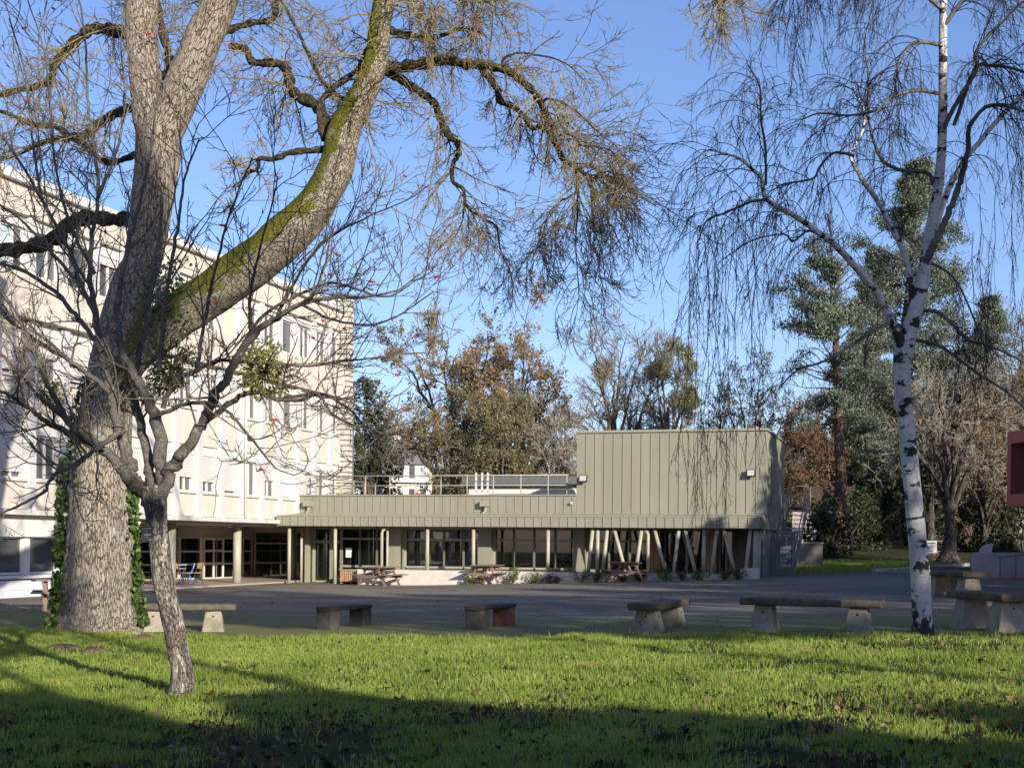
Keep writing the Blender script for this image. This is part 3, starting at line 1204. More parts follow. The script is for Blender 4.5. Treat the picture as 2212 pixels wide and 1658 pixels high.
mb.add([(CX0, yf, 2.36), (CX1, yf, 2.36), (CX1, yf, 2.765), (CX0, yf, 2.765), (CX0, YW, 2.36), (CX1, YW + .3, 2.36), (CX1, YW, 2.93), (CX0, YW, 2.93)],
       [(0, 1, 2, 3), (3, 2, 6, 7), (0, 4, 5, 1), (0, 3, 7, 4), (1, 5, 6, 2)])
clad(mb, CX0, CX1, 2.37, 2.755, yf, .345, .30)
x = CX0 + .3
while x < CX1 - .06:
    a = Vector((x, yf, 2.772)); b = Vector((x, YW, 2.937))
    mb.beam(a, b, SEAM, .04, 1)
    x += .345
y = yf + .2
while y < 2.0:
    mb.box(CX1 - .01, CX1 + .045, y - SEAM / 2, y + SEAM / 2, 2.38, 2.78, 1)
    y += .34
mb.box(CX0 - .02, CX1 + .02, yf - .03, yf + .04, 2.758, 2.80, 1)
mb.build('canopy', [M['green_metal'], M['green_seam']], pav)
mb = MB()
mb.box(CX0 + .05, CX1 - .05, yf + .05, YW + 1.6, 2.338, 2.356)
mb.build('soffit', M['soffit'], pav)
# louvre grille on the side
mb = MB()
for k in range(27):
    z = 3.45 + k * .066
    mb.add([(BX1 + .05, 2.45, z), (BX1 + .05, 3.15, z), (BX1 + .12, 3.15, z - .05), (BX1 + .12, 2.45, z - .05),
            (BX1 + .05, 2.45, z + .012), (BX1 + .05, 3.15, z + .012), (BX1 + .12, 3.15, z - .038), (BX1 + .12, 2.45, z - .038)],
           [(0, 1, 2, 3), (7, 6, 5, 4), (0, 4, 5, 1), (2, 6, 7, 3), (1, 5, 6, 2), (0, 3, 7, 4)])
mb.box(BX1 + .02, BX1 + .13, 2.40, 2.45, 3.35, 5.25)
mb.box(BX1 + .02, BX1 + .13, 3.15, 3.20, 3.35, 5.25)
mb.build('louvre_grille', M['green_seam'], pav)

# posts
for u in (289.3, 335.2, 427.4, 473.4, 548.0):
    x = gxx(u)
    mb = MB(); mb.tube([(x, 0, (.0 if u < 340 else .6) - .1), (x, 0, 2.36)], .073, 16)
    mb.build('post', M['post'], pav, smooth=True)
mb = MB(); x = gxx(301.5, .9); mb.tube([(x, .9, -.1), (x, .9, 2.36)], .055, 12)
mb.build('post', M['post'], pav, smooth=True)


def zp(zx): return gxx(537.5 + .13 * zx)


for a, b in ((425, 388), (463, 460), (537, 500), (585, 690), (802, 752), (895, 1000), (1088, 1043), (1130, 1228), (1281, 1277), (1380, 1336), (1430, 1532), (1637, 1597)):
    mb = MB()
    mb.tube([(zp(b), 0, .45), (zp(a), 0, 2.36)], .072, 16)
    mb.build('slanted_post' if abs(a - b) > 10 else 'post', M['post'], pav, smooth=True)
for yy in (.1, .75, 1.5):
    mb = MB(); mb.tube([(19.05, yy, .4), (19.05, yy, 2.36)], .07, 16)
    mb.build('post', M['post'], pav, smooth=True)
# downpipes
for u, off in ((262.5 + .1356 * 880, .16), (537.5 + .13 * 850, -.16)):
    x = gxx(u, -.02)
    mb = MB(); mb.tube([(x, -.02, -.1), (x, -.02, 2.10), (x + off * .35, -.02, 2.22), (x + off, .0, 2.30), (x + off, .0, 2.36)], .062, 14)
    mb.build('downpipe', M['post'], pav, smooth=True)
mb = MB(); x = gxx(364, .15); mb.tube([(x + 1.03, .12, -.1), (x + 1.03, .12, 2.36)], .05, 12)
mb.build('downpipe', M['post'], pav, smooth=True)
# rain hoppers with elbows on the parapet
for u in (308.6, 485.0):
    x = gxx(u, YW)
    mb = MB()
    mb.box(x - .15, x + .19, YW - .30, YW - .0, 3.22, 3.44)
    mb.tube([(x + .06, YW - .15, 3.23), (x + .06, YW - .16, 3.10), (x + .02, YW - .17, 2.98), (x - .05, YW - .22, 2.93)], .065, 12)
    mb.build('rain_hopper', M['green_seam'], pav, smooth=False)
# floodlights
for u, zv in ((583.8, 4.36), (751.0, 4.54)):
    x = gxx(u, YW)
    mb = MB()
    mb.box(x - .02, x + .02, YW - .22, YW + .0, zv - .16, zv - .12)
    mb.add([(x - .17, YW - .30, zv - .15), (x + .17, YW - .30, zv - .15), (x + .17, YW - .22, zv + .13), (x - .17, YW - .22, zv + .13),
            (x - .17, YW - .23, zv - .17), (x + .17, YW - .23, zv - .17), (x + .17, YW - .15, zv + .11), (x - .17, YW - .15, zv + .11)],
           [(0, 1, 2, 3), (7, 6, 5, 4), (0, 4, 5, 1), (2, 6, 7, 3), (1, 5, 6, 2), (0, 3, 7, 4)])
    fl = mb.build('floodlight', M['black'], pav)
    mb = MB()
    mb.add([(x - .135, YW - .302, zv - .115), (x + .135, YW - .302, zv - .115), (x + .135, YW - .238, zv + .10), (x - .135, YW - .238, zv + .10)], [(0, 1, 2, 3)])
    mb.build('lens', M['lamp_glass'], fl)
mb = MB(); x = gxx(571, YW); mb.tube([(x, YW, 3.36), (x, YW - .16, 3.36)], .03, 10); mb.tube([(x + .02, YW - .16, 3.36), (x + .08, YW - .16, 3.36)], .05, 10)
mb.build('wall_camera', M['white_paint'], pav)

# glazed wall


def zq(x5): return gxx(262.5 + .1356 * x5, YW)


PT = .62
mb = MB(); mb.box(zq(299), zq(347), YW - .25, YW + .1, -.2, 2.338)
mb.build('timber_pier', M['larch'], pav)
mb = MB(); mb.box(zq(349), zq(379), YW - .5, YW + .06, -.2, 2.338)
mb.build('door_jamb', M['green_dark'], pav)
dj = glazing(pav, 1, [.02, 1.72, 2.3], [zq(384), zq(508)], (0, YW, 0), 0, M['green_dark'], M['glass'], name='glass_door', fw=.11)
mb = MB()
for row in (1.02, 1.38):
    xx = zq(398)
    while xx < zq(498):
        mb.tube([(xx, YW - .016, row), (xx, YW - .013, row)], .02, 8); xx += .115
mb.build('safety_dots', M['paper'], dj)
mb = MB(); mb.box(zq(497), zq(502), YW - .12, YW - .05, .80, 1.05); mb.box(zq(484), zq(499), YW - .12, YW - .09, 1.0, 1.03)
mb.build('door_handle', M['steel'], dj)
glazing(pav, 1, [.02, 1.72, 2.3], [zq(512), zq(582)], (0, YW, 0), 0, M['green_dark'], M['glass'], name='glass_sidelight', fw=.09)
for a, b in ((586, 720), (720, 846), (846, 955)):
    glazing(pav, 1, [.70, 1.86, 2.30], [zq(a), zq(b)], (0, YW, 0), 0, M['green_dark'], M['glass'], name='window', fw=.09)
for a, b in ((957, 1050), (1613, 1708)):
    mb = MB(); mb.box(zq(a), zq(b), YW - .45, YW + .15, .3, 2.338)
    mb.build('cladding_pier', M['green_metal'], pav)
for a, b in ((1056, 1210), (1210, 1340), (1340, 1485), (1485, 1612), (1712, 1855), (1855, 2005), (2005, 2160), (2160, 2300)):
    glazing(pav, 1, [.70, 1.84, 2.30], [zq(a), zq(b)], (0, YW, 0), 0, M['green_dark'], M['glass'], name='window', fw=.09)


def zr(x6): return gxx(537.5 + .13 * x6, YW)


mb = MB(); mb.box(zr(290), zr(383), YW - .45, YW + .15, .2, 2.338)
mb.build('cladding_pier', M['green_metal'], pav)
for a, b in ((390, 552), (552, 712), (712, 872)):
    glazing(pav, 1, [.66, 1.84, 2.30], [zr(a), zr(b)], (0, YW, 0), 0, M['green_dark'], M['glass'], name='window', fw=.09)
for a, b in ((875, 945), (1295, 1372)):
    mb = MB(); mb.box(zr(a), zr(b), YW - .1, YW + .4, .2, 2.338)
    mb.build('timber_pier', M['larch'], pav)
for a, b in ((950, 1290), (1376, 1480)):
    glazing(pav, 1, [.5, 2.30], [zr(a), (zr(a) + zr(b)) / 2, zr(b)], (0, YW + .9, 0), 0, M['green_dark'], M['glass'], name='glass_door', fw=.09)
mb = MB(); mb.box(zr(1480), BX1 - .3, YW + .85, YW + 1.0, .2, 2.338)
mb.build('dark_wall', M['soffit'], pav)
mb = MB(); mb.box(zr(1600), zr(1650), YW + .80, YW + .85, .5, 2.0)
mb.build('service_door', M['gate_metal'], pav)
mb = MB(); mb.box(BX1 - .32, BX1 - .12, YW + .2, 8.9, .2, 2.36)
mb.build('side_wall', M['soffit'], pav)
# papers on the glass
for k, (z0, z1) in enumerate(((1.27, 1.47), (1.07, 1.26))):
    mb = MB(); mb.box(zq(617), zq(659), YW - .03, YW - .022, z0, z1)
    n_ = mb.build('notice', M['paper'], pav)
    mb = MB()
    xc = (zq(617) + zq(659)) / 2
    if k == 0:
        mb.tube([(xc, YW - .031, z1 - .07), (xc, YW - .033, z1 - .07)], .022, 10)
    else:
        mb.box(xc - .09, xc + .08, YW - .034, YW - .0305, z1 - .085, z1 - .062)
        mb.box(xc - .05, xc + .05, YW - .034, YW - .0305, z1 - .125, z1 - .112)
    mb.build('print', M['ink'], n_)
# interior
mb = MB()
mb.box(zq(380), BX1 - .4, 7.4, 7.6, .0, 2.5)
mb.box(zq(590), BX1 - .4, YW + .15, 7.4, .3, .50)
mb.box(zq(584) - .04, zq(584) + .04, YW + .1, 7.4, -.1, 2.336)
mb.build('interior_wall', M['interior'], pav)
mb = MB()
rr = random.Random(3)
for a, b in ((1130, 1160), (1270, 1300), (1365, 1395), (1515, 1540), (600, 640), (1800, 1815)):
    x0, x1 = zq(a), zq(b)
    n = 7
    for k in range(n):
        xa = x0 + (x1 - x0) * k / n; xb = x0 + (x1 - x0) * (k + 1) / n
        yy = YW + .35 + (.05 if k % 2 else 0)
        mb.box(xa, xb, yy, yy + .03, .72, 2.3)
mb.build('curtain', M['curtain'], pav)
mb = MB()
for a, b, z0, z1 in ((1230, 1560, .80, .83), (1240, 1340, .95, .98), (1760, 1960, .80, .83), (2030, 2250, .86, .89)):
    x0, x1 = zq(a), zq(b)
    mb.box(x0, x1, YW + 1.4, YW + 2.2, z0 + .35, z1 + .35)
    for xx in np.arange(x0 + .1, x1, .6):
        mb.box(xx, xx + .04, YW + 1.5, YW + 1.54, .5, z0 + .35)
mb.build('classroom_tables', M['curtain'], pav)
# plinth
mb = MB()
mb.box(3.08, 18.3, -.10, YW + .1, -.3, PT - .005)
mb.box(18.55, 19.2, -.12, .6, -.2, PT + .26)
mb.build('plinth', M['plinth'], pav, bevel=.01)
# roof railing
mb = MB()
yr, zt, zm = YW + .45, 4.52, 4.11
x0, x1 = .05, BX0 - .05
mb.tube([(x0, yr, zt), (x1, yr, zt)], .026, 8); mb.tube([(x0, yr, zm), (x1, yr, zm)], .02, 8)
mb.tube([(x0, yr, zt - .03), (x0, yr + 6.8, zt - .03)], .026, 8); mb.tube([(x0, yr, zm), (x0, yr + 6.8, zm)], .02, 8)
for z5 in (395, 573, 757, 935, 1127, 1312, 1505, 1698, 1901, 2102, 2240):
    x = gxx(262.5 + .1356 * z5, yr)
    if x < x1: mb.tube([(x, yr, 3.4), (x, yr, zt)], .022, 8)
for k in range(6):
    mb.tube([(x0, yr + 1.3 * k + .3, 3.4), (x0, yr + 1.3 * k + .3, zt)], .022, 8)
mb.build('roof_railing', M['post'], pav, smooth=True)
mb = MB()
for u in (475.6, 481.6, 487.2):
    x = gxx(u, YW + 1.0)
    mb.box(x - .035, x + .035, YW + .97, YW + 1.03, 3.4, 4.66)
mb.build('ladder_stiles', M['white_paint'], pav)
mb = MB(); x = gxx(416.4, YW + .1)
mb.tube([(x - .06, YW + .1, 3.715), (x - .02, YW + .1, 3.78), (x + .06, YW + .1, 3.75)], [.03, .06, .04], 8)
mb.build('red_beacon', M['red_plastic'], pav)


# ------------------------------------------------------------------ lesser buildings and yard furniture
def place(u, v, Y):
    p = at(u, v, Y)
    return p


# low white pavilion behind the flat roof
p = at(519, 497, 69)
lo = thing('low_white_pavilion', 'low white flat-roofed building with dark eaves, seen over the green parapet', 'building', (p[0], p[1], 1.0), ROT_E)
s = 69 / F
mb = MB(); mb.box(-53 * s, 56 * s, 0, 3, -1, 3.60); mb.build('wall', M['white_paint'], lo)
mb = MB(); mb.box(-57 * s, 56 * s + .4, -.5, 3.4, 3.602, 3.98); mb.build('roof', M['dark_metal'], lo)
for k in range(10):
    mb = MB(); x = -34 * s + k * .42
    mb.box(x, x + .38, -.04, .05, 2.4, 3.16)
    f = mb.build('window', M['gate_metal'], lo)
    mb = MB(); mb.box(x + .05, x + .33, -.05, -.041, 2.46, 3.10); mb.build('pane', M['dark_pane'], f)

# far apartment block
p = at(406, 520, 135)
ap = thing('apartment_block', 'far white apartment block with grey mansard roof between the trees', 'building', (p[0], p[1], 0), .25)
s = 135 / F
mb = MB(); mb.box(-24 * s, 26 * s, 0, 10, 0, 9.2); mb.build('wall', M['dirty_white'], ap)
mb = MB()
mb.add([(-25 * s, -.3, 9.2), (27 * s, -.3, 9.2), (27 * s, 10.3, 9.2), (-25 * s, 10.3, 9.2), (-24 * s, 1.2, 11.6), (25 * s, 1.2, 11.6), (25 * s, 9, 11.6), (-24 * s, 9, 11.6)],
       [(0, 1, 2, 3), (4, 5, 6, 7), (0, 1, 5, 4), (1, 2, 6, 5), (2, 3, 7, 6), (3, 0, 4, 7)])
rf = mb.build('roof', M['slate'], ap)
mb = MB(); mb.box(-8 * s, 2 * s, 3, 6, 11.6, 12.9); mb.build('chimney', M['white_paint'], rf)
for fl in range(4):
    for k in range(4):
        x = -20 * s + k * 11.5 * s
        mb = MB(); mb.box(x, x + 5.4 * s, -.06, .1, 1.0 + fl * 2.3, 2.25 + fl * 2.3)
        mb.build('window', M['dark_pane'] if (k + fl) % 3 else M['pale_pane'], ap)
    mb = MB(); mb.box(-24 * s, 26 * s, -.5, -.003, .55 + fl * 2.3, .72 + fl * 2.3)
    mb.build('balcony_slab', M['dirty_white'], ap)

# street lamp behind the gable
p = at(352, 545, 75)
la = thing('street_lamp', 'slim street lamp with curved arm peeping past the stone gable', 'street lamp', (p[0], p[1], 0))
q = at(355.5, 384, 75) - p
hd = at(358.5, 380.5, 75) - p
mb = MB(); mb.tube([(0, 0, 0), (0, 0, q[2] + p[2] - .4), (q[0] * .6, 0, q[2] + p[2]), (hd[0], 0, hd[2] + p[2])], [.08, .05, .04, .035], 8)
mb.build('pole', M['dark_metal'], la, smooth=True)
mb = MB(); mb.tube([(hd[0] - .1, 0, hd[2] + p[2]), (hd[0] + .1, 0, hd[2] + p[2] + .05), (hd[0] + .45, 0, hd[2] + p[2] + .03)], [.05, .13, .05], 8)
mb.build('lamp_head', M['black'], la, smooth=True)

# red building on the right with its concrete ramp
RB = thing('red_building', 'brick red projecting upper storey at the right edge above a concrete ramp', 'building', (16.95, 48.0, 0), math.radians(91.7))
# local x away from camera along facade (0 = far end), local y to the left of it (-y = interior side)
RZ0, RZ1 = 3.12, 5.68
mb = MB()
mb.box(-11.5, 0, -.62, -.0, RZ1 - .42, RZ1)
mb.box(-11.5, 0, -.62, -.0, RZ0, RZ0 + .42)
mb.box(-.30, 0, -.62, -.0, RZ0 + .42, RZ1 - .42)
mb.build('frame_front', M['red_wall'], RB)
mb = MB()
mb.box(-11.5, -.302, -.615, -.598, RZ0 + .43, RZ1 - .43)
mb.build('back_panel', M['blue_white'], RB)
mb = MB()
mb.box(-.335, -.303, -.60, -.012, RZ0 + .425, RZ1 - .425)
mb.build('reveal', M['dark_red'], RB)
mb = MB()
mb.box(-11.5, 0, -13, -.625, RZ0 + .05, RZ1)
mb.box(-11.3, -1.2, -12.5, -1.8, .2, RZ0 + .05)
mb.build('wall', M['white_paint'], RB)
for k in range(4):
    x = -1.05 - k * 2.2
    mb = MB(); mb.box(x - 1.5, x, -.597, -.56, RZ0 + .95, RZ1 - .8)
    f = mb.build('window', M['gate_metal'], RB)
    mb = MB(); mb.box(x - 1.42, x - .08, -.559, -.55, RZ0 + 1.03, RZ1 - .88); mb.build('pane', M['dark_pane'], f)
for k in range(3):
    mb = MB(); mb.tube([(-.9 - 3.6 * k, -.75, .3), (-.9 - 3.6 * k, -.75, RZ0)], .07, 10)
    mb.build('column', M['white_paint'], RB, smooth=True)

p = at(973, 578.9, 46.5)
rw = thing('ramp_wall', 'pale concrete ramp wall with steel handrail below the red building', 'wall', (p[0], p[1], g1(p[0], p[1])), ROT_E + .05)
mb = MB(); mb.box(0, 4.2, 0, .22, -.3, .88); mb.build('low_wall', M['concrete'], rw, bevel=.01)
mb = MB(); mb.box(1.62, 1.84, -1.6, -.002, -.3, 1.55) if False else mb.box(1.60, 4.2, .0 - .02, .24, .885, 1.55); mb.build('high_wall', M['concrete'], rw, bevel=.01)
mb = MB()
mb.tube([(.75, -.30, .74), (1.9, -.30, .88), (3.2, -.30, 1.05)], .028, 8)
for x in (.82, 1.30, 1.9): mb.tube([(x, -.30, -.1), (x, -.30, .75 + (x - .75) * .12)], .024, 8)
mb.build('handrail', M['steel'], rw, smooth=True)
mb = MB(); mb.box(.5, 3.5, -.62, -.42, -.2, .06); mb.build('brick_edge', M['red_wall'], rw)

p = at(985, 553.5, 49.5)
sd = thing('sundial_stone', 'quarter-round pale stone slab standing on the ramp wall', 'stone slab', (p[0], p[1], p[2] - .02), ROT_E)
mb = MB()
R_ = .95
poly = [(.4, -.1)] + [(.4 - R_ * math.sin(a) * .98, R_ * math.cos(a) - .02) for a in np.linspace(.02, PI / 2, 14)] + [(-.53, -.1)]
poly = [(.42, 0), (.55, .95)] + [(.55 - .95 * math.sin(a), .95 - .78 * (1 - math.cos(a)) - .02) for a in np.linspace(.15, 1.35, 12)] + [(-.42, 0)]
mb.prism(poly, 0, .14)
sl_ = mb.build('slab', M['dirty_white'], sd, bevel=.008)
sl_.scale = (.5, .8, .44)
mb = MB(); mb.box(-.5, .5, -.1, .3, -1.6, -.002)
mb.build('base', M['concrete'], sd)

# stair with gate beside the pavilion
p = at(771.5, 574.2, 57.0)
st = thing('outdoor_stair', 'grey steel stair climbing behind a closed mesh gate beside the green box', 'stair', (p[0], p[1], g1(p[0], p[1]) - .02), ROT_E)
mb = MB()
nst = 16
W0 = .10
for k in range(nst):
    f = k / (nst - 1)
    x0 = W0 + f * .22; y0 = .35 + f * 3.6; z0 = .12 + f * 2.75
    mb.box(x0, x0 + .72, y0, y0 + .26, z0, z0 + .035)
mb.box(W0 + .22, W0 + .98, 4.2, 5.4, 2.80, 2.92)
mb.build('treads', M['steel'], st)
mb = MB()
for x in (W0 - .04, W0 + .76):
    mb.beam((x, .3, .05), (x + .22, 4.2, 2.85), .05, .2)
mb.build('stringers', M['gate_metal'], st)
for k, x in enumerate((W0 - .06, W0 + .78)):
    mb = MB()
    mb.tube([(x, .35, 1.05), (x + .22, 4.2, 3.85), (x + .22, 5.4, 3.85)], .028, 8)
    mb.tube([(x, .35, .55), (x + .22, 4.2, 3.35), (x + .22, 5.4, 3.35)], .018, 8)
    for f in (0, .35, .7, 1.0):
        mb.tube([(x + .22 * f, .35 + 3.85 * f, .05 + 2.8 * f), (x + .22 * f, .35 + 3.85 * f, 1.05 + 2.8 * f)], .022, 8)
    mb.tube([(x + .22, 5.4, 2.85), (x + .22, 5.4, 3.85)], .022, 8)
    mb.build('handrail', M['gate_metal'], st, smooth=True)
mb = MB()
mb.tube([(W0 + .16, 5.4, 3.85), (W0 + 1.0, 5.4, 3.85)], .025, 8)
mb.tube([(W0 + .16, 5.4, 3.35), (W0 + 1.0, 5.4, 3.35)], .018, 8)
mb.build('landing_rail', M['gate_metal'], st)
mb = MB()
GH = 1.76
mb.box(-.03, .03, 0, .06, 0, GH); mb.box(.86, .93, 0, .06, 0, GH)
gp = mb.build('gate_posts', M['gate_metal'], st)
mb = MB()
mb.box(.05, .115, .008, .05, .06, GH - .02); mb.box(.775, .84, .008, .05, .06, GH - .02)
mb.box(.115, .775, .008, .05, GH - .085, GH - .02); mb.box(.115, .775, .008, .05, .06, .12)
for k in range(5):
    mb.tube([(.115 + .11 * (k + 1), .03, .12), (.115 + .11 * (k + 1), .03, GH - .08)], .006, 6)
gt = mb.build('gate', M['gate_metal'], st)
mb = MB(); mb.box(.70, .80, -.05, -.02, .98, 1.01); mb.box(.79, .83, -.05, .008, .93, 1.06)
mb.build('gate_handle', M['black'], gt)

p = at(783, 566, 63.0)
sh = thing('white_shed', 'small white plastic shed with pitched roof behind the outdoor stair', 'shed', (p[0], p[1], g1(p[0], p[1])), ROT_E)
mb = MB(); mb.box(-.35, .55, 0, 1.4, -.1, 1.75); mb.build('body', M['blue_white'], sh)
mb = MB()
mb.add([(-.45, -.1, 1.98), (.75, -.1, 1.72), (.75, 1.5, 1.72), (-.45, 1.5, 1.98), (-.45, -.1, 2.04), (.75, -.1, 1.78), (.75, 1.5, 1.78), (-.45, 1.5, 2.04)],
       [(0, 3, 2, 1), (4, 5, 6, 7), (0, 1, 5, 4), (1, 2, 6, 5), (2, 3, 7, 6), (3, 0, 4, 7)])
mb.build('roof', M['white_paint'], sh)
mb = MB()
for (a, b, c, d) in ((-.1, .08, 1.05, 1.45), (.2, .4, 1.1, 1.45), (-.1, .1, .6, .72), (.18, .42, .25, .5)):
    mb.box(a, b, -.02, .003, c, d)
mb.build('window', M['gate_metal'], sh)
mb = MB(); mb.tube([(.64, -.02, -.05), (.64, -.02, 1.7)], .04, 8); mb.build('downpipe', M['white_paint'], sh)

p = at(800, 564, 63.5)
bw = thing('block_wall', 'short grey concrete block wall right of the stair', 'wall', (p[0], p[1], g1(p[0], p[1])), ROT_E)
mb = MB(); mb.box(-.05, 1.0, 0, .2, -.2, 1.12); mb.build('blockwork', M['block'], bw)
mb = MB(); mb.box(-.08, 1.03, -.03, .23, 1.122, 1.17); mb.build('coping', M['dirty_white'], bw)

p = at(822, 540, 78)
fe = thing('board_fence', 'tall dark brown board fence behind the stair', 'fence', (p[0], p[1], g1(p[0], p[1])), ROT_E)
mb = MB()
x = -3.2
while x < 1.6:
    mb.box(x, x + .15, 0, .03, 0, 3.4 + .02 * math.sin(x * 9)); x += .165
mb.build('boards', M['fence_wood'], fe)
mb = MB(); mb.box(-3.2, 1.6, .032, .10, 3.0, 3.1); mb.box(-3.2, 1.6, .032, .10, .5, .6); mb.build('rail', M['fence_wood'], fe)
mb = MB(); mb.box(-1.6, 1.6, -.5, -.3, 0, 2.0); mb.build('base_wall', M['concrete'], fe)

# small barrier with a printed board among the trees
p = at(934.5, 556, 66)
ba = thing('site_barrier', 'low red and white barrier carrying a white warning board among the trees', 'barrier', (p[0], p[1], g1(p[0], p[1])), ROT_E)
z0 = .5
mb = MB(); mb.tube([(-.9, 0, 0), (-.9, 0, 1.0)], .02, 6); mb.tube([(.85, 0, 0), (.85, 0, 1.0)], .02, 6)
mb.tube([(-.9, 0, .98), (.85, 0, .98)], .02, 6); mb.tube([(-.9, 0, .5), (.85, 0, .5)], .02, 6)
mb.build('frame', M['barrier_tape'], ba)
mb = MB(); mb.box(-.75, .1, -.05, -.03, .42, 1.0); bo = mb.build('board', M['paper'], ba)
mb = MB()
mb.prism([(-.42, .62), (-.24, .62), (-.33, .80)], -.056, -.0505)
mb.box(-.70, .05, -.056, -.0505, .86, .90); mb.box(-.62, -.05, -.056, -.0505, .48, .52)
mb.build('print', M['ink'], bo)


# benches -----------------------------------------------------------------
def bench(label, c0, c1, over, w, h, slab_m='bench_slab', leg_m='bench_leg', legw=.58, th=.125, straight=False, legw2=None):
    """c0, c1: centres of the two supports on the ground"""
    c0, c1 = np.asarray(c0, float), np.asarray(c1, float)
    m = (c0 + c1) / 2
    d = c1 - c0
    L = float(np.hypot(d[0], d[1]))
    zb = [g1(c0[0], c0[1]), g1(c1[0], c1[1])]
    ang = math.atan2(d[1], d[0])
    z = min(zb)
    o = thing('stone_bench', label, 'bench', (m[0], m[1], z), ang, 'stone benches around the yard')
    top = h + (max(zb) - z)
    hl = L / 2 + over
    mb = MB()
    # slab: chamfered edges, slightly irregular
    r_ = random.Random(len(label))
    n = 12
    sec = [(-w / 2 + .03, 0), (-w / 2 + .004, .03), (-w / 2, th - .02), (-w / 2 + .015, th), (w / 2 - .015, th), (w / 2, th - .02), (w / 2 - .004, .03), (w / 2 - .03, 0)]
    rings = []
    for k in range(n + 1):
        x = -hl + 2 * hl * k / n
        e = 1 - .06 * (abs(x) > hl - .06)
        rings.append([(x, y * e + r_.uniform(-.006, .006), top - th + zz_ * (1 if 0 < k < n else .94) + r_.uniform(-.004, .004)) for y, zz_ in sec])
    vs = [p_ for ring in rings for p_ in ring]
    fs = []
    for k in range(n):
        for j in range(8):
            a = k * 8 + j; b = k * 8 + (j + 1) % 8
            fs.append((a, b, b + 8, a + 8))
    fs.append(tuple(range(8))[::-1]); fs.append(tuple(range(n * 8, n * 8 + 8)))
    mb.add(vs, fs)
    mb.build('slab', M[slab_m], o, bevel=.012)
    for k, sx_ in enumerate((-1, 1)):
        mb = MB()
        zb_ = zb[k] - z - .08
        lw = legw if (legw2 is None or k == 0) else legw2
        tw = lw if straight else lw * .62
        dp0, dp1 = (.16, .16) if straight else (.22, .145)
        x = sx_ * L / 2
        zt = top - th - .001
        vs = [(x - dp0, -lw / 2, zb_), (x + dp0, -lw / 2, zb_), (x + dp0, lw / 2, zb_), (x - dp0, lw / 2, zb_),
              (x - dp1, -tw / 2, zt), (x + dp1, -tw / 2, zt), (x + dp1, tw / 2, zt), (x - dp1, tw / 2, zt)]
        mb.add(vs, [(0, 3, 2, 1), (4, 5, 6, 7), (0, 1, 5, 4), (1, 2, 6, 5), (2, 3, 7, 6), (3, 0, 4, 7)])
        lg = mb.build('leg', M[leg_m], o, bevel=.015)
        # lifting hole near the top, on the outer faces
        if not straight:
            mb = MB()
            zh = zt - .11
            f = (zh - zb_) / (zt - zb_)
            dx = dp0 + (dp1 - dp0) * f
            mb.tube([(x + sx_ * (dx - .02), 0, zh), (x + sx_ * (dx + .004), 0, zh)], .022, 10)
            lw_ = lw + (tw - lw) * f
            mb.tube([(x, -lw_ / 2 + .02, zh), (x, -lw_ / 2 - .004, zh)], .022, 10)
            mb.build('hole', M['black'], lg)
    return o


def gp(u, v):
    p = ground(u, v)
    return p[:2]


bench('weathered stone bench just right of the ivy-clad ash trunk', gp(154, 630.5), gp(213.5, 630.5), .42, .48, .53, legw=.42)
b = gp(328, 628.5)
bench('small soot-dark stone bench on the mossy asphalt left of centre', b, b + np.array([.52, 1.05]), .20, .36, .43, 'bench_dark', 'bench_dark', .34, straight=True, th=.085)
b = gp(477, 628.5)
bench('small dark stone bench with an old red brick leg, mid yard', b, b + np.array([.50, .95]), .20, .36, .43, 'bench_dark', 'brick_leg', .34, straight=True, th=.085)
for ch_ in list(bpy.data.objects):
    if ch_.type == 'MESH' and ch_.parent and ch_.data.materials and ch_.data.materials[0] == M['brick_leg'] and ch_.location.length >= 0 and min(v_.co.x for v_ in ch_.data.vertices) < -.3:
        ch_.data.materials[0] = M['bench_dark']
b0_, b1_ = gp(648, 632), gp(671, 626)
bench('stone bench seen end-on with a tilted slab, centre right of the lawn edge', b0_, b1_, .46, .52, .50, legw=.54)
bench('long stone bench standing side-on left of the birch trunk', gp(765, 630.8), gp(859, 631.0), .38, .48, .52, legw=.44)
b0_ = gp(1008, 630.6)
bench('stone bench cut by the right edge of the picture, nearest on that side', b0_, b0_ + np.array([-.22, 1.1]), .30, .62, .60, legw=.60)
b0_ = gp(968.5, 595.5)
bench('pale stone bench end-on in front of the concrete ramp wall', b0_, b0_ + np.array([-.35, 1.2]), .34, .84, .60, legw=.58)
b0_ = gp(953, 587.5)
bench('dark stone bench behind the pale one near the ramp wall', b0_, b0_ + np.array([-.10, 1.2]), .34, .80, .60, legw=.58, leg_m='bench_slab', slab_m='bench_slab')


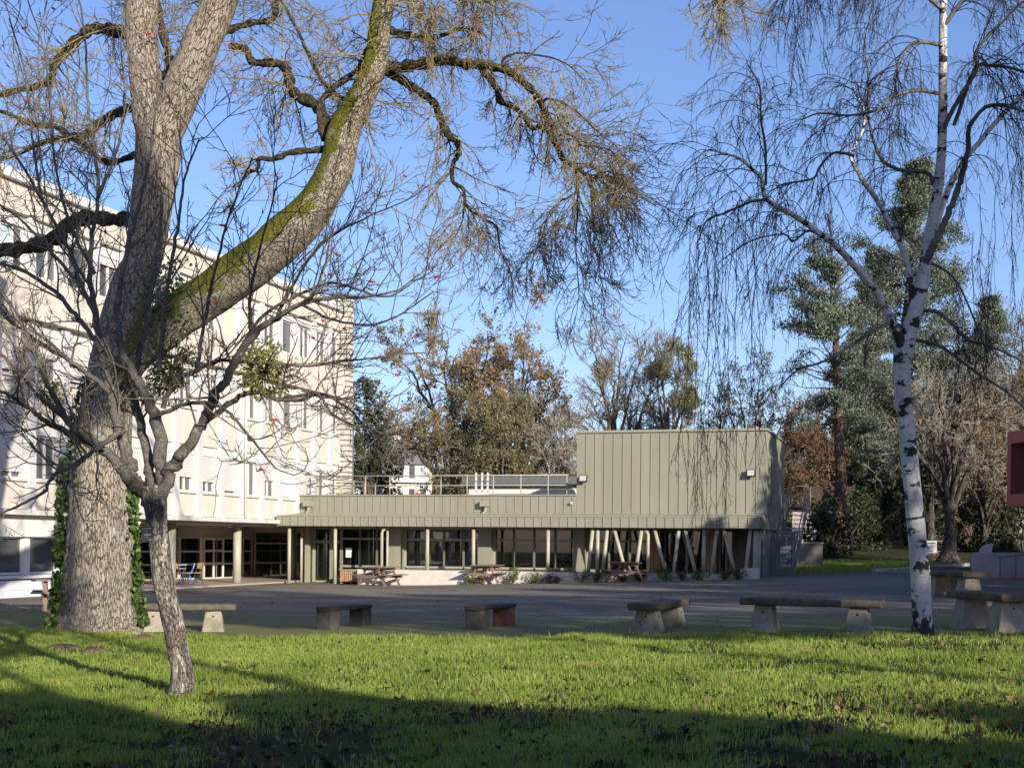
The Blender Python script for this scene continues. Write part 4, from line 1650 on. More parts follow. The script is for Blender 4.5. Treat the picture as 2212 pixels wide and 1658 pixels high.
# picnic tables -----------------------------------------------------------
def picnic(label, loc, rot):
    o = thing('picnic_table', label, 'picnic table', loc, rot, 'brown picnic tables in the yard')
    mb = MB()
    for k in range(5):
        y = -.37 + k * .185
        mb.box(-.88, .88, y - .085, y + .085, .715, .755)
    mb.build('table_top', M['recycled'], o, bevel=.006)
    for s in (-1, 1):
        mb = MB()
        for k in range(2):
            y = s * (.60 + k * .15)
            mb.box(-.88, .88, y - .07, y + .07, .425, .465)
        mb.build('seat', M['recycled'], o, bevel=.006)
    for s in (-1, 1):
        mb = MB()
        x = s * .56
        for d in (-1, 1):
            mb.beam((x, d * .62, -.02), (x, d * .25, .713), .05, .11, up=(1, 0, 0))
        mb.box(x + s * .028, x + s * .075, -.70, .70, .315, .423)
        mb.box(x + s * .028, x + s * .075, -.38, .38, .615, .713)
        mb.build('leg_frame', M['recycled'], o)
    mb = MB()
    for s in (-1, 1):
        mb.beam((s * .5, 0, .37), (s * .08, 0, .70), .04, .08)
    mb.build('brace', M['recycled'], o)
    return o


for lab, (u, v), rot in (('brown picnic table in the sun beside the timber planter', (379, 585.2), 1.12), ('brown picnic table among young shrubs before the middle windows', (487.5, 583.2), 1.30),
                         ('brown picnic table in shade before the slanted posts', (624, 581.2), 1.75), ('brown picnic table half hidden behind the ash trunk', (78, 603.0), .30)):
    p = ground(u, v)
    if 'half' in lab:
        p = np.array([-10.9, 34.5, g1(-10.9, 34.5)])
    picnic(lab, (p[0], p[1], g1(p[0], p[1])), rot)

# timber planter
p = GO + GX * gxx(340, .25) + GY * .25
pl = thing('timber_planter', 'timber-slatted box with zinc lid beside the glass door', 'planter', (p[0], p[1], g1(*p)), ROT_E)
wpl = 3.05 - gxx(340, .25)
mb = MB(); mb.box(0, wpl, 0, 1.1, .10, .56); mb.build('slat_box', M['larch'], pl)
mb = MB(); mb.box(-.03, wpl, -.03, 1.12, .562, .60); mb.build('lid', M['green_seam'], pl)
mb = MB()
for x in (.02, wpl / 2, wpl - .06): mb.box(x, x + .04, .03, 1.05, -.1, .098)
mb.build('feet', M['steel'], pl)


# school chairs and table under the overhang ------------------------------
def chair(label, loc, rot, shell, frame):
    o = thing('school_chair', label, 'chair', loc, rot, 'school chairs under the overhang')
    mb = MB(); mb.box(-.19, .19, -.18, .20, .43, .455); mb.build('seat', M[shell], o, bevel=.01)
    mb = MB()
    mb.add([(-.18, -.20, .60), (.18, -.20, .60), (.17, -.26, .82), (-.17, -.26, .82), (-.18, -.225, .60), (.18, -.225, .60), (.17, -.285, .82), (-.17, -.285, .82)],
           [(0, 1, 2, 3), (7, 6, 5, 4), (0, 4, 5, 1), (2, 6, 7, 3), (1, 5, 6, 2), (0, 3, 7, 4)])
    mb.build('backrest', M[shell], o, bevel=.01)
    for s in (-1, 1):
        mb = MB()
        mb.tube([(s * .18, .22, 0), (s * .17, .16, .43), (s * .17, -.16, .44), (s * .16, -.24, .80)], .013, 8)
        mb.tube([(s * .19, -.24, 0), (s * .17, -.05, .43)], .013, 8)
        mb.build('leg_frame', M[frame], o, smooth=True)
    return o


def on_paving(u, v):
    Y = (EYE - FZ) * F / (v - (CY + (u - CX) * math.sin(ROLL)))
    p = at(u, v, Y)
    return (p[0], p[1], FZ - .01)


chair('honey plywood chair standing apart at the right of the group', on_paving(195.4, 583.4), 2.5, 'yellow_ply', 'dark_frame')
chair('grey blue plastic chair with bright blue legs', on_paving(187.0, 583.6), 1.9, 'blue_seat', 'blue_frame')
chair('honey plywood chair pushed against the teal table', on_paving(180.6, 583.8), -1.9, 'yellow_ply', 'dark_frame')
chair('yellow chair left of the leaning foreground trunk', on_paving(151.5, 582.5), .9, 'yellow_seat', 'red_wall' if False else 'barrier_tape')
p = on_paving(176.5, 582.0)
tb = thing('school_table', 'pale teal school table under the overhang', 'table', p, .4)
mb = MB(); mb.box(-.35, .35, -.25, .25, .70, .725); mb.build('table_top', M['teal_top'], tb)
mb = MB(); mb.box(-.33, .33, -.23, .2, .56, .575); mb.build('shelf', M['teal_top'], tb)
for sx_ in (-1, 1):
    mb = MB()
    mb.tube([(sx_ * .30, -.22, 0), (sx_ * .30, -.18, .70)], .018, 8); mb.tube([(sx_ * .30, .22, 0), (sx_ * .30, .18, .70)], .018, 8)
    mb.build('leg_frame', M['dark_frame'], tb, smooth=True)


# ------------------------------------------------------------------ the old ash
AY = 26.2


def lv(T, path, m=None, Y=AY, dy=None, sides=14, rough=.10, jit=.10, n=None):
    P, R = limb(path, Y, dy, n or len(path) * 7, jit)
    T.add(P, R, sides, rough, seed=len(path) * 7 + int(abs(path[0][0])))
    return P, R


def ramp_dy(n, a):
    return [a * (k / (n - 1)) ** 1.2 for k in range(n)]


base_p = at2(214, 1366, AY)
ash = thing('ash_tree', 'huge old ash with furrowed grey trunk, mossy leaning bough and drooping bare twigs', 'tree', (base_p[0], base_p[1], g1(base_p[0], base_p[1])))
ORG = np.array([base_p[0], base_p[1], g1(base_p[0], base_p[1])])
T = Tubes()
trunk_path = [(214, 1400, 224), (214, 1372, 196), (214, 1345, 174), (214, 1310, 160), (213, 1250, 150), (213, 1150, 139), (213, 1050, 128), (220, 950, 116), (230, 870, 108), (246, 790, 102),
              (266, 700, 94), (291, 610, 86), (311, 560, 80), (327, 445, 87), (338, 350, 92), (341, 280, 96)]
P, R = limb(trunk_path, AY, None, 150, .0)
fl_ = np.exp(-np.maximum(P[:, 2] - ORG[2], 0) / .35)
v_, q_, b_ = tube_np(P[None], R[None], 96)
c_ = np.repeat(P, 96, 0); th_ = np.arctan2(b_[:, 1], b_[:, 0]); f_ = np.repeat(fl_, 96)
lump = 1 + .05 * np.sin(3 * th_ + b_[:, 2] * .8) + .03 * np.sin(7 * th_ - b_[:, 2] * 1.3) + f_ * (.10 * np.sin(5 * th_ + 1.1) + .06 * np.sin(9 * th_)) + .03 * (vnoise(th_ * 9 + 60, b_[:, 2] * 3.0, 14) - .5) * 2
T.V.append(c_ + (v_ - c_) * lump[:, None]); T.Q.append(q_); T.B.append(b_); T.n += len(v_)
TRP, TRR = P, R
L_, LR_ = limb([(336, 320, 84), (322, 220, 74), (307, 100, 68), (307, 0, 66), (312, -90, 60), (330, -200, 50)], AY, ramp_dy(6, .6), 60)
T.add(L_, LR_, 32, .07, seed=5)
R2, RR2 = limb([(341, 300, 88), (388, 205, 80), (428, 105, 79), (476, 0, 72), (512, -90, 62), (540, -180, 52)], AY, ramp_dy(6, -.8), 60)
T.add(R2, RR2, 36, .07, seed=6)
T.build('trunk', M['ash_bark'], ash, ORG)
T = Tubes()
BL, BLR = limb([(214, 900, 84), (262, 790, 92), (320, 728, 96), (385, 680, 97), (450, 640, 98), (520, 590, 99), (590, 532, 97), (650, 478, 88), (695, 420, 79), (727, 350, 74), (748, 270, 68), (785, 204, 59), (812, 129, 53), (820, 54, 49), (832, -10, 46), (850, -90, 40)],
               AY, [.2, 0, 0, -.1, -.3, -.6, -.9, -1.1, -1.2, -1.3, -1.4, -1.5, -1.5, -1.5, -1.5, -1.5], 130)
T.add(BL, BLR, 44, .085, seed=8)
T.build('bough', M['ash_limb'], ash, ORG)


def z4(pts): return [(648 + .3743 * x, 54 + .3743 * y, w * .3743) for x, y, w in pts]


limbs = []
T = Tubes()
YB = AY - 1.45
H1 = z4([(500, 245, 78), (560, 243, 72), (640, 235, 64), (760, 212, 60), (850, 200, 56), (950, 224, 52), (1040, 230, 50), (1130, 245, 46), (1220, 275, 45), (1300, 340, 42), (1370, 410, 40), (1410, 500, 38), (1440, 610, 38), (1480, 690, 34), (1510, 765, 32), (1580, 820, 26), (1600, 880, 20), (1588, 960, 14), (1520, 1010, 9)])
I1 = z4([(1030, 225, 48), (1090, 300, 42), (1140, 370, 40), (1150, 430, 42), (1230, 470, 34), (1300, 540, 32), (1345, 592, 29), (1400, 585, 27), (1445, 630, 26)])
J1 = z4([(500, 270, 50), (560, 300, 50), (620, 340, 48), (700, 390, 46), (770, 450, 44), (810, 540, 42), (850, 630, 44), (905, 670, 38), (915, 740, 32), (883, 800, 26), (880, 900, 24), (940, 945, 22), (945, 1040, 16), (935, 1130, 10), (890, 1230, 6)])
J2 = z4([(940, 945, 18), (965, 1050, 15), (1050, 1110, 13), (1130, 1160, 11), (1150, 1270, 8), (1180, 1360, 5)])
H2 = z4([(1580, 820, 20), (1680, 870, 22), (1760, 850, 20)])
H3 = z4([(1600, 890, 14), (1600, 1060, 11), (1590, 1250, 8), (1600, 1430, 5), (1610, 1590, 3)])
H4 = z4([(1160, 250, 18), (1180, 190, 15), (1260, 160, 13), (1350, 170, 12), (1460, 190, 10), (1560, 240, 8), (1640, 320, 5)])
H5 = z4([(1400, 440, 16), (1440, 425, 14), (1540, 460, 12), (1620, 520, 10), (1700, 600, 8), (1800, 680, 5)])
H6 = z4([(1460, 640, 16), (1560, 632, 15), (1620, 690, 13), (1700, 700, 11), (1800, 730, 9), (1860, 860, 7), (1880, 1020, 5), (1870, 1200, 3)])
H7 = z4([(1520, 1000, 10), (1440, 1080, 8), (1400, 1200, 6), (1380, 1320, 4)])
K1 = [(704, 300, 20), (697, 246, 24), (670, 219, 24), (632, 198, 22), (625, 164, 20), (602, 137, 19), (547, 133, 17), (530, 106, 15), (496, 99, 13)]
K2 = [(711, 321, 16), (632, 328, 14), (591, 342, 12), (560, 342, 10), (557, 362, 8), (533, 376, 7), (512, 403, 5)]
K3 = [(480, 70, 16), (537, 51, 14), (588, 41, 13), (597, 8, 12), (605, -30, 11)]
K4 = [(700, 300, 16), (690, 230, 15), (720, 190, 14), (770, 150, 12), (800, 90, 10)]
M1 = [(285, 78, 27), (260, 68, 26), (239, 65, 24), (205, 61, 23), (178, 75, 22), (143, 109, 20), (120, 137, 18), (102, 178, 16), (51, 191, 14), (-20, 210, 12)]
M2 = [(280, 232, 20), (250, 246, 19), (222, 260, 18), (191, 287, 16), (154, 294, 15), (120, 273, 13), (68, 267, 11), (20, 246, 9), (-20, 236, 8)]
M4 = [(315, 470, 30), (263, 474, 28), (205, 470, 30), (154, 480, 30), (120, 512, 32), (62, 533, 30), (-30, 545, 28)]
M5 = [(300, 330, 14), (230, 350, 13), (160, 300, 12), (90, 310, 10), (20, 340, 7), (-30, 345, 5)]
M6 = [(330, 185, 12), (365, 140, 18), (350, 60, 16), (335, -20, 14)]
N1 = [(820, 60, 18), (880, 75, 13), (940, 80, 10), (1000, 60, 7), (1040, 70, 5)]
N2 = [(830, -40, 18), (870, -10, 14), (930, -30, 11), (1000, -20, 8), (1060, 10, 5)]
N3 = [(800, 170, 16), (770, 220, 12), (700, 180, 9), (640, 60, 7), (600, -10, 5)]
sp = [  # limb, y offset start, y offset end, n1, L1, t0, first-level vertical bias, spray up
    (H1, 0, -1.5, 36, 1.1, .12, .05), (I1, 0, -.3, 16, .8, .15, -.1), (J1, 0, .9, 32, 1.1, .25, -.05), (J2, .8, 1.0, 20, 1.05, .1, -.4), (H2, -1.4, -1.6, 24, 1.7, .0, -.45), (H3, -1.4, -1.3, 22, .95, .05, -.4),
    (H4, -.8, -1.2, 16, 1.0, .2, .3), (H5, -1.0, -2.0, 20, .9, .15, -.05), (H6, -1.3, -2.6, 36, 1.25, .1, -.4), (H7, -1.4, -1.2, 16, 1.0, .05, -.35), (K1, .3, 1.6, 20, 1.2, .2, .1), (K2, .2, .8, 9, .7, .35, .1), (K3, .1, .2, 12, 1.1, .1, 0), (K4, .2, .8, 14, 1.1, .2, .1),
    (M1, 1.5, 3.0, 30, 1.5, .1, .1), (M2, 1.5, 2.5, 26, 1.4, .1, .1), (M4, 1.5, 3.0, 12, 1.3, .25, .2), (M5, 1.6, 3.5, 22, 1.4, .1, .15), (M6, 1.6, 2.2, 12, 1.2, .2, .1), (N1, 0, -.4, 16, 1.1, .15, -.15), (N2, 0, -.6, 26, 1.3, .15, -.15), (N3, .3, 1.5, 20, 1.3, .2, -.1)]
TW = Tubes()
r = np.random.default_rng(11)


def ash_twigs(P, R, n1, L1, t0, bias, r, per2=6, per3=4):
    S, D, rad, _, _ = spawn(P[None], R[None], n1, t0, 1.0, 1.0, r, .3)
    D = norm(D + np.array([0, 0, bias]))
    N = len(S)
    P1 = grow(S, D, L1 * r.uniform(.5, 1.25, N), 10, -.09, -.03, .12, r)
    R1 = taper(N, 10, np.clip(rad * .42, .0065, .017), .005)
    TW.add(P1, R1, 4)
    S, D, rad, _, _ = spawn(P1, R1, per2, .15, 1.0, .75, r, .25)
    N = len(S)
    P2 = grow(S, D, L1 * r.uniform(.22, .62, N), 8, -.26, .24, .11, r)
    TW.add(P2, taper(N, 8, np.minimum(rad * .8, .007), .0044), 3)
    S, D, rad, _, _ = spawn(P2, taper(N, 8, .006, .005), per3, .2, 1.0, .6, r, .2)
    N = len(S)
    P3 = grow(S, D, r.uniform(.08, .30, N), 4, .02, .22, .10, r)
    TW.add(P3, taper(N, 4, .0048, .0036), 3)
    return P3


tipsets = []
for path, y0, y1, n1, L1, t0, bias in sp:
    left = path in (M1, M2, M4, M5, M6)
    Yb = AY if (left or path is K3) else YB
    dy = [y0 + (y1 - y0) * (k / (len(path) - 1)) for k in range(len(path))]
    P, R = limb(path, Yb, dy, len(path) * 8, .12)
    # gnarly swellings
    R = R * (1 + .14 * np.sin(np.arange(len(R)) * .9 + len(path)) * (R > .05))
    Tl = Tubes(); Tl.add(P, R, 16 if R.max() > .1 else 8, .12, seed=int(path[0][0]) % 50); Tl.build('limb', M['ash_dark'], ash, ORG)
    tipsets.append(ash_twigs(P, R, n1, L1, t0, bias, r))
# twigs straight on the leaning bough and upper stems
for P, R, n1, L1, t0, bias in ((BL, BLR, 34, 1.3, .62, -.1), (R2, RR2, 16, 1.2, .35, .1), (L_, LR_, 16, 1.3, .3, .1)):
    tipsets.append(ash_twigs(P, R, n1, L1, t0, bias, r))
# a high bough whose hanging tips enter the picture at the top
for path, n1 in (([(850, -90, 30), (1000, -230, 24), (1250, -260, 18), (1440, -160, 12), (1540, -60, 8), (1570, 0, 5)], 26), ([(850, -80, 26), (930, -170, 18), (1010, -120, 10), (1040, -40, 6)], 24)):
    P, R = limb(path, YB, ramp_dy(len(path), -.8), 50, .1)
    TW.add(P, R, 8)
    ash_twigs(P, R, n1, 1.0, .72 if n1 == 26 else .5, -.5, r)
TW.build('twigs', M['ash_twig'], ash, ORG)
# ash keys (dry seed bunches)
tp = np.concatenate([t_[:, -1] for t_ in tipsets])
pick = tp[r.choice(len(tp), 150, replace=False)]
C = np.repeat(pick, 12, 0) + r.normal(0, .06, (1800, 3)) - np.array([0, 0, .08])
cards_obj('seed_bunches', [leaf_cards(C, r.uniform(.04, .075, len(C)), r, .25, axis=np.array([0, 0, -1.]), ab=1.5)], M['litter'], ash, ORG)

# ivy on the trunk
ivr = np.random.default_rng(4)


def ivy_on(P, R, k0, k1, phi0, phi1, n, smin, smax, r, lift=.12, edge=1.0):
    k = r.uniform(k0, k1, n) * (len(P) - 1)
    i = np.minimum(k.astype(int), len(P) - 2); f = k - i
    C = P[i] + (P[i + 1] - P[i]) * f[:, None]
    rad = R[i] + (R[i + 1] - R[i]) * f
    ph = r.uniform(phi0, phi1, n) + r.normal(0, .08, n)
    keep = vnoise(k * .35 + 7, ph * 5, 6) * .7 + vnoise(k * 1.3 + 7, ph * 9, 7) * .3 > .40
    d = np.stack([np.cos(ph), np.sin(ph), np.zeros(n)], -1)
    Q = C + d * (rad + r.uniform(0.0, lift, n))[:, None]
    Q, d = Q[keep], d[keep]
    return leaf_cards(Q, r.uniform(smin, smax, len(Q)), r, .8, normal=d, nb=1.2, axis=np.array([0, 0, -1.]), ab=.6)


p0 = at2(140, 1340, AY)
iv = thing('ivy', 'green ivy climbing the left flank of the ash trunk', 'ivy', (p0[0], p0[1], g1(p0[0], p0[1])))
cards_obj('leaves', [ivy_on(TRP, TRR, .12, .44, math.radians(168), math.radians(214), 2300, .07, .15, ivr, .20),
                     ivy_on(TRP, TRR, .40, .58, math.radians(150), math.radians(250), 900, .06, .11, ivr, .12)], M['ivy'], iv, (p0[0], p0[1], g1(p0[0], p0[1])))
p1 = at2(292, 1340, AY)
iv = thing('ivy', 'green ivy climbing the right flank of the ash trunk', 'ivy', (p1[0], p1[1], g1(p1[0], p1[1])))
cards_obj('leaves', [ivy_on(TRP, TRR, .13, .42, math.radians(-12), math.radians(18), 1500, .07, .14, ivr, .16)], M['ivy'], iv, (p1[0], p1[1], g1(p1[0], p1[1])))
p2 = at2(375, 660, AY)
iv = thing('ivy', 'clump of ivy where the mossy bough leaves the ash trunk', 'ivy', p2)
kk = r.normal(0, 1, (420, 3)) * np.array([.28, .16, .30]) + p2 + np.array([-.05, -.45, .05])
cards_obj('leaves', [leaf_cards(kk, r.uniform(.06, .12, 420), r, .8)], M['ivy'], iv, p2)

# ------------------------------------------------------------------ the rowan in front
RY = 15.1
rb = ground(183.8, 699)
RY = float(rb[1])
RORG = np.array([rb[0], rb[1], g1(rb[0], rb[1])])
row = thing('rowan_tree', 'leaning young rowan with flaking bark, forked low, bare twigs and red berries', 'tree', RORG)
T = Tubes()
P, R = limb([(398, 1530, 74), (397, 1505, 64), (394, 1470, 52), (391, 1430, 47), (379, 1367, 46), (362, 1299, 45), (349, 1231, 43), (342, 1162, 44), (337, 1111, 46), (333, 1080, 50), (328, 1050, 46)], RY, None, 90)
T.add(P, R, 36, .10, seed=21)
T.build('trunk', M['rowan_bark'], row, RORG)
RTP, RTR = P, R
main = [
    ([(326, 1085, 40), (310, 1062, 35), (296, 1045, 34), (280, 1000, 31), (253, 909, 26), (239, 848, 24), (222, 779, 20), (205, 677, 16), (193, 591, 13), (200, 500, 11), (212, 427, 9), (205, 330, 8), (190, 220, 6), (185, 100, 5), (170, -20, 4)], .5),
    ([(300, 1050, 32), (284, 1036, 32), (239, 984, 25), (191, 943, 21), (147, 909, 17), (110, 840, 14), (75, 760, 12), (34, 677, 10), (-20, 600, 8)], -.4),
    ([(334, 1080, 40), (326, 1036, 27), (318, 984, 23), (300, 900, 20), (290, 840, 18), (300, 760, 15), (318, 690, 13), (330, 610, 11), (345, 520, 9), (350, 420, 7)], .8),
    ([(336, 1085, 40), (351, 1050, 35), (347, 967, 34), (328, 882, 28), (304, 831, 24), (273, 779, 19), (255, 700, 15), (262, 600, 12), (290, 480, 9), (320, 360, 7), (335, 250, 5), (345, 140, 4)], .2),
    ([(340, 1075, 36), (369, 1019, 31), (393, 978, 28), (437, 916, 26), (461, 865, 22), (489, 813, 20), (540, 731, 18), (598, 684, 14), (649, 656, 11), (718, 643, 8), (790, 640, 6), (860, 625, 4), (905, 590, 3)], -.6),
    ([(444, 909, 16), (513, 858, 13), (560, 848, 11), (598, 861, 10), (650, 862, 9), (680, 850, 8), (700, 865, 7), (715, 890, 6), (760, 915, 5), (800, 930, 4)], -.9),
    ([(352, 880, 14), (376, 824, 13), (424, 800, 11), (471, 779, 9), (580, 783, 7), (660, 790, 6), (740, 780, 5), (830, 770, 4)], -.5),
    ([(205, 964, 18), (150, 933, 16), (110, 915, 14), (79, 892, 12), (34, 861, 10), (-20, 835, 8)], -.9),
    ([(265, 930, 16), (236, 947, 14), (200, 975, 12), (164, 1001, 11), (113, 1029, 9), (92, 1063, 8), (34, 1094, 6), (-10, 1112, 5)], -1.3),
    ([(205, 677, 13), (170, 600, 11), (150, 540, 10), (90, 430, 8), (30, 330, 6), (-20, 260, 5)], .3),
    ([(222, 760, 14), (180, 700, 12), (130, 640, 11), (60, 590, 9), (-20, 560, 7)], .9),
    ([(239, 848, 14), (180, 800, 13), (120, 760, 12), (30, 700, 10), (-20, 640, 8)], .6),
    ([(345, 800, 14), (352, 700, 12), (365, 600, 10), (385, 480, 8), (400, 380, 6), (430, 300, 4)], -.2),
    ([(424, 800, 11), (440, 700, 9), (470, 560, 7), (500, 450, 5), (545, 340, 4)], -.4),
    ([(540, 731, 10), (540, 640, 8), (560, 540, 6), (590, 430, 4), (600, 380, 3)], -.6),
    ([(598, 684, 9), (640, 600, 7), (700, 520, 6), (790, 470, 5), (880, 430, 3), (925, 400, 2.5)], -.7),
    ([(489, 813, 11), (560, 690, 8), (640, 640, 7), (720, 610, 6), (830, 640, 5), (905, 600, 3)], -.3),
    ([(649, 656, 8), (720, 690, 6), (800, 700, 5), (860, 680, 4), (935, 630, 3)], -.8),
    ([(598, 861, 9), (690, 850, 8), (750, 880, 6), (790, 930, 5), (800, 990, 3)], -1.0),
    ([(330, 900, 12), (410, 870, 10), (480, 880, 8), (530, 930, 7), (570, 980, 5), (595, 1010, 4)], -1.1),
    ([(205, 590, 9), (150, 480, 8), (120, 360, 6), (110, 240, 5), (95, 110, 4), (60, 0, 3)], .1),
    ([(212, 427, 8), (250, 330, 7), (270, 220, 5), (262, 100, 4), (270, 0, 3)], .7),
    ([(160, 600, 9), (90, 520, 8), (40, 470, 6), (-20, 430, 5)], .2),
    ([(90, 430, 7), (70, 300, 6), (55, 160, 5), (20, 40, 4)], .5),
    ([(147, 909, 12), (80, 850, 10), (20, 780, 8), (-30, 740, 6)], -.2),
]
T = Tubes(); TW = Tubes()
r = np.random.default_rng(23)
rt = []
for path, dz in main:
    P, R = limb(path, RY, ramp_dy(len(path), dz * 1.6), len(path) * 6, .22)
    R = R * .88
    Tl = Tubes(); Tl.add(P, R, 12 if R.max() > .06 else 7, .10, seed=int(path[1][0]) % 40); Tl.build('limb', M['rowan_limb'], row, RORG)
    n1 = max(8, int(len(path) * 1.7))
    S, D, rad, _, _ = spawn(P[None], R[None], n1, .22, 1.0, .75, r, .25)
    D = norm(D + np.array([0, 0, .25]))
    N = len(S)
    P1 = grow(S, D, r.uniform(.4, 1.3, N), 10, .02, .07, .12, r)
    R1 = taper(N, 10, np.clip(rad * .5, .006, .014), .0038)
    TW.add(P1, R1, 5)
    S, D, rad, _, _ = spawn(P1, R1, 5, .15, .95, .75, r, .25)
    N = len(S)
    P2 = grow(S, D, r.uniform(.15, .55, N), 7, .02, .12, .15, r)
    R2_ = taper(N, 7, np.minimum(rad * .7, .006), .0034)
    TW.add(P2, R2_, 4)
    S, D, rad, _, _ = spawn(P2, R2_, 3, .2, 1.0, .7, r, .2)
    N = len(S)
    P3 = grow(S, D, r.uniform(.03, .13, N), 4, .05, .15, .1, r)
    TW.add(P3, taper(N, 4, .0042, .0028), 3)
    rt.append(P3[:, -1])
TW.build('twigs', M['rowan_twig'], row, RORG)
tips = np.concatenate(rt)
rr = random.Random(2)
bmesh_src = []
for j in (1, 2, 3):
    mb = MB()
    q = np.zeros(3)
    for i in range(j):
        mb.tube([q + np.array([0, 0, -.0125]), q + np.array([.002, 0, -.006]), q, q + np.array([0, 0, .0125])], [.004, .0115, .0128, .004], 8)
        q = q + np.array([.019, rr.uniform(-.006, .006), rr.uniform(-.012, .012)])
    bmesh_src.append(mb)
srcs = []
for k in range(48):
    c = tips[rr.randrange(len(tips))] - RORG - np.array([0, 0, .012])
    j = rr.randrange(3)
    if k < 3:
        o = bmesh_src[k].build('berry_cluster', M['berry'], row, c, smooth=True); srcs.append(o)
    else:
        o = srcs[j].copy(); COL.objects.link(o); o.parent = row; o.location = Vector([float(t_) for t_ in c])


# mistletoe in the rowan


def mistle(label, x, y, Y, rx, rz, n, seed, cat='mistletoe'):
    rq = np.random.default_rng(seed)
    c = at2(x, y, Y)
    o = thing('mistletoe', label, cat, c, 0, 'mistletoe in the rowan')
    d = norm(rq.normal(0, 1, (n, 3)))
    C = d * (rq.uniform(.15, 1, n) ** .6)[:, None] * np.array([rx, rx * .8, rz])
    keep = vnoise(C[:, 0] * 7 + 20, C[:, 2] * 7 + 20, seed) > .36
    C, d = C[keep], d[keep]
    cards_obj('leaves', [leaf_cards(C, rq.uniform(.045, .085, len(C)), rq, .30, axis=d + np.array([0, 0, -.3]), ab=1.2)], M['mistletoe'], o, (0, 0, 0))
    tt = Tubes()
    m = max(20, n // 22)
    S = np.zeros((m, 3)); D = norm(rq.normal(0, 1, (m, 3)))
    Pm = grow(S, D, rx * rq.uniform(.6, 1.0, m), 6, -.02, -.06, .2, rq)
    tt.add(Pm, taper(m, 6, .006, .003), 3)
    tt.build('stems', M['mistletoe'], o, (0, 0, 0))


mistle('bright mistletoe clump before the trunk fork of the rowan', 372, 795, RY + .4, .30, .46, 1500, 31)
mistle('bright mistletoe clump in the right arm of the rowan, before the white wall', 572, 800, RY - .2, .38, .36, 1500, 32)
mistle('dark mistletoe tangle in shade on the ash side of the rowan', 262, 838, RY + .8, .40, .26, 800, 33)
mistle('thin mistletoe sprig low in the left arms of the rowan', 95, 845, RY + .2, .42, .16, 420, 34)

# tree label plate
c = at(147.3, 533.6, RY - .26)
lp = thing('tree_label', 'small black plant label wired to the rowan trunk, grey lettering Sorbus', 'label', c, 0)
lp.rotation_euler = (0, math.radians(-7), math.radians(4))
mb = MB(); mb.box(-.063, .063, 0, .004, -.080, .080); mb.build('plate', M['sign_black'], lp)


def text_obj(body, size, x, z, m, parent, bold=0.0):
    cu = bpy.data.curves.new('t', 'FONT')
    cu.body = body; cu.size = size; cu.align_x = 'CENTER'; cu.align_y = 'CENTER'; cu.offset = bold
    ob = bpy.data.objects.new('t', cu); COL.objects.link(ob)
    dg = bpy.context.evaluated_depsgraph_get()
    me = bpy.data.meshes.new_from_object(ob.evaluated_get(dg))
    bpy.data.objects.remove(ob)
    o = link('lettering', me, m, parent, loc=(x, -.0012, z))
    o.rotation_euler = (PI / 2, 0, 0)
    return o


text_obj('SORBIER DES OISELEURS', .0092, 0, .060, M['sign_text'], lp, .00015)
text_obj('Sorbus', .026, 0, -.004, M['sign_text'], lp)
text_obj('Rosaceae', .012, .032, -.060, M['sign_text'], lp, .0002)
mb = MB()
for z in (.030, -.034): mb.tube([(-.004, -.001, z), (-.004, -.004, z)], .0035, 8)
mb.build('screws', M['paper'], lp)

# ------------------------------------------------------------------ the birch
bb = ground(921.5, 637.5)
BY = float(bb[1])
BORG = np.array([bb[0], bb[1], g1(bb[0], bb[1])])
bir = thing('birch_tree', 'white-barked weeping birch with black scars and long hanging twigs', 'tree', BORG)


def z7(pts): return [(1430.5 + .4886 * x, .4886 * y, w) for x, y, w in pts]


T = Tubes()
P, R = limb([(1992, 1410, 64), (1992, 1384, 57), (1992, 1345, 45), (1988, 1250, 41), (1980, 1150, 38), (1970, 1050, 36), (1960, 950, 36), (1950, 850, 35), (1947, 790, 37), (1955, 745, 42), (1963, 715, 36), (1983, 650, 30), (2000, 562, 27), (2009, 498, 25), (2024, 415, 22), (2034, 303, 20), (2036, 147, 18.5), (2036, 49, 17), (2038, -40, 15), (2045, -200, 11)], BY, None, 150)
T.add(P, R, 30, .06, seed=41)
T.build('trunk', M['birch_bark'], bir, BORG)
BTP, BTR = P, R
T = Tubes(); TW = Tubes(); TD = Tubes()
r = np.random.default_rng(43)
white = [
    ([(1956, 765, 26), (1943, 733, 23), (1924, 689, 19), (1899, 640, 17), (1870, 601, 16), (1836, 562, 15), (1797, 523, 14), (1763, 498, 13), (1714, 464, 12), (1655, 430, 10), (1645, 386, 8), (1626, 366, 7), (1597, 342, 6), (1567, 332, 5), (1528, 324, 4), (1500, 345, 3)], -1.8, 34, .35),
    ([(1972, 690, 16), (1970, 650, 15), (1963, 586, 13), (1948, 537, 12.5), (1929, 498, 12), (1899, 440, 11), (1865, 391, 10), (1836, 337, 8), (1846, 313, 7), (1865, 274, 6), (1862, 230, 5), (1840, 190, 4)], .9, 26, .3),
    ([(1990, 600, 14), (2040, 430, 13), (2080, 350, 12), (2112, 310, 11), (2163, 249, 10), (2207, 205, 9), (2260, 160, 8)], .5, 14, .3)]
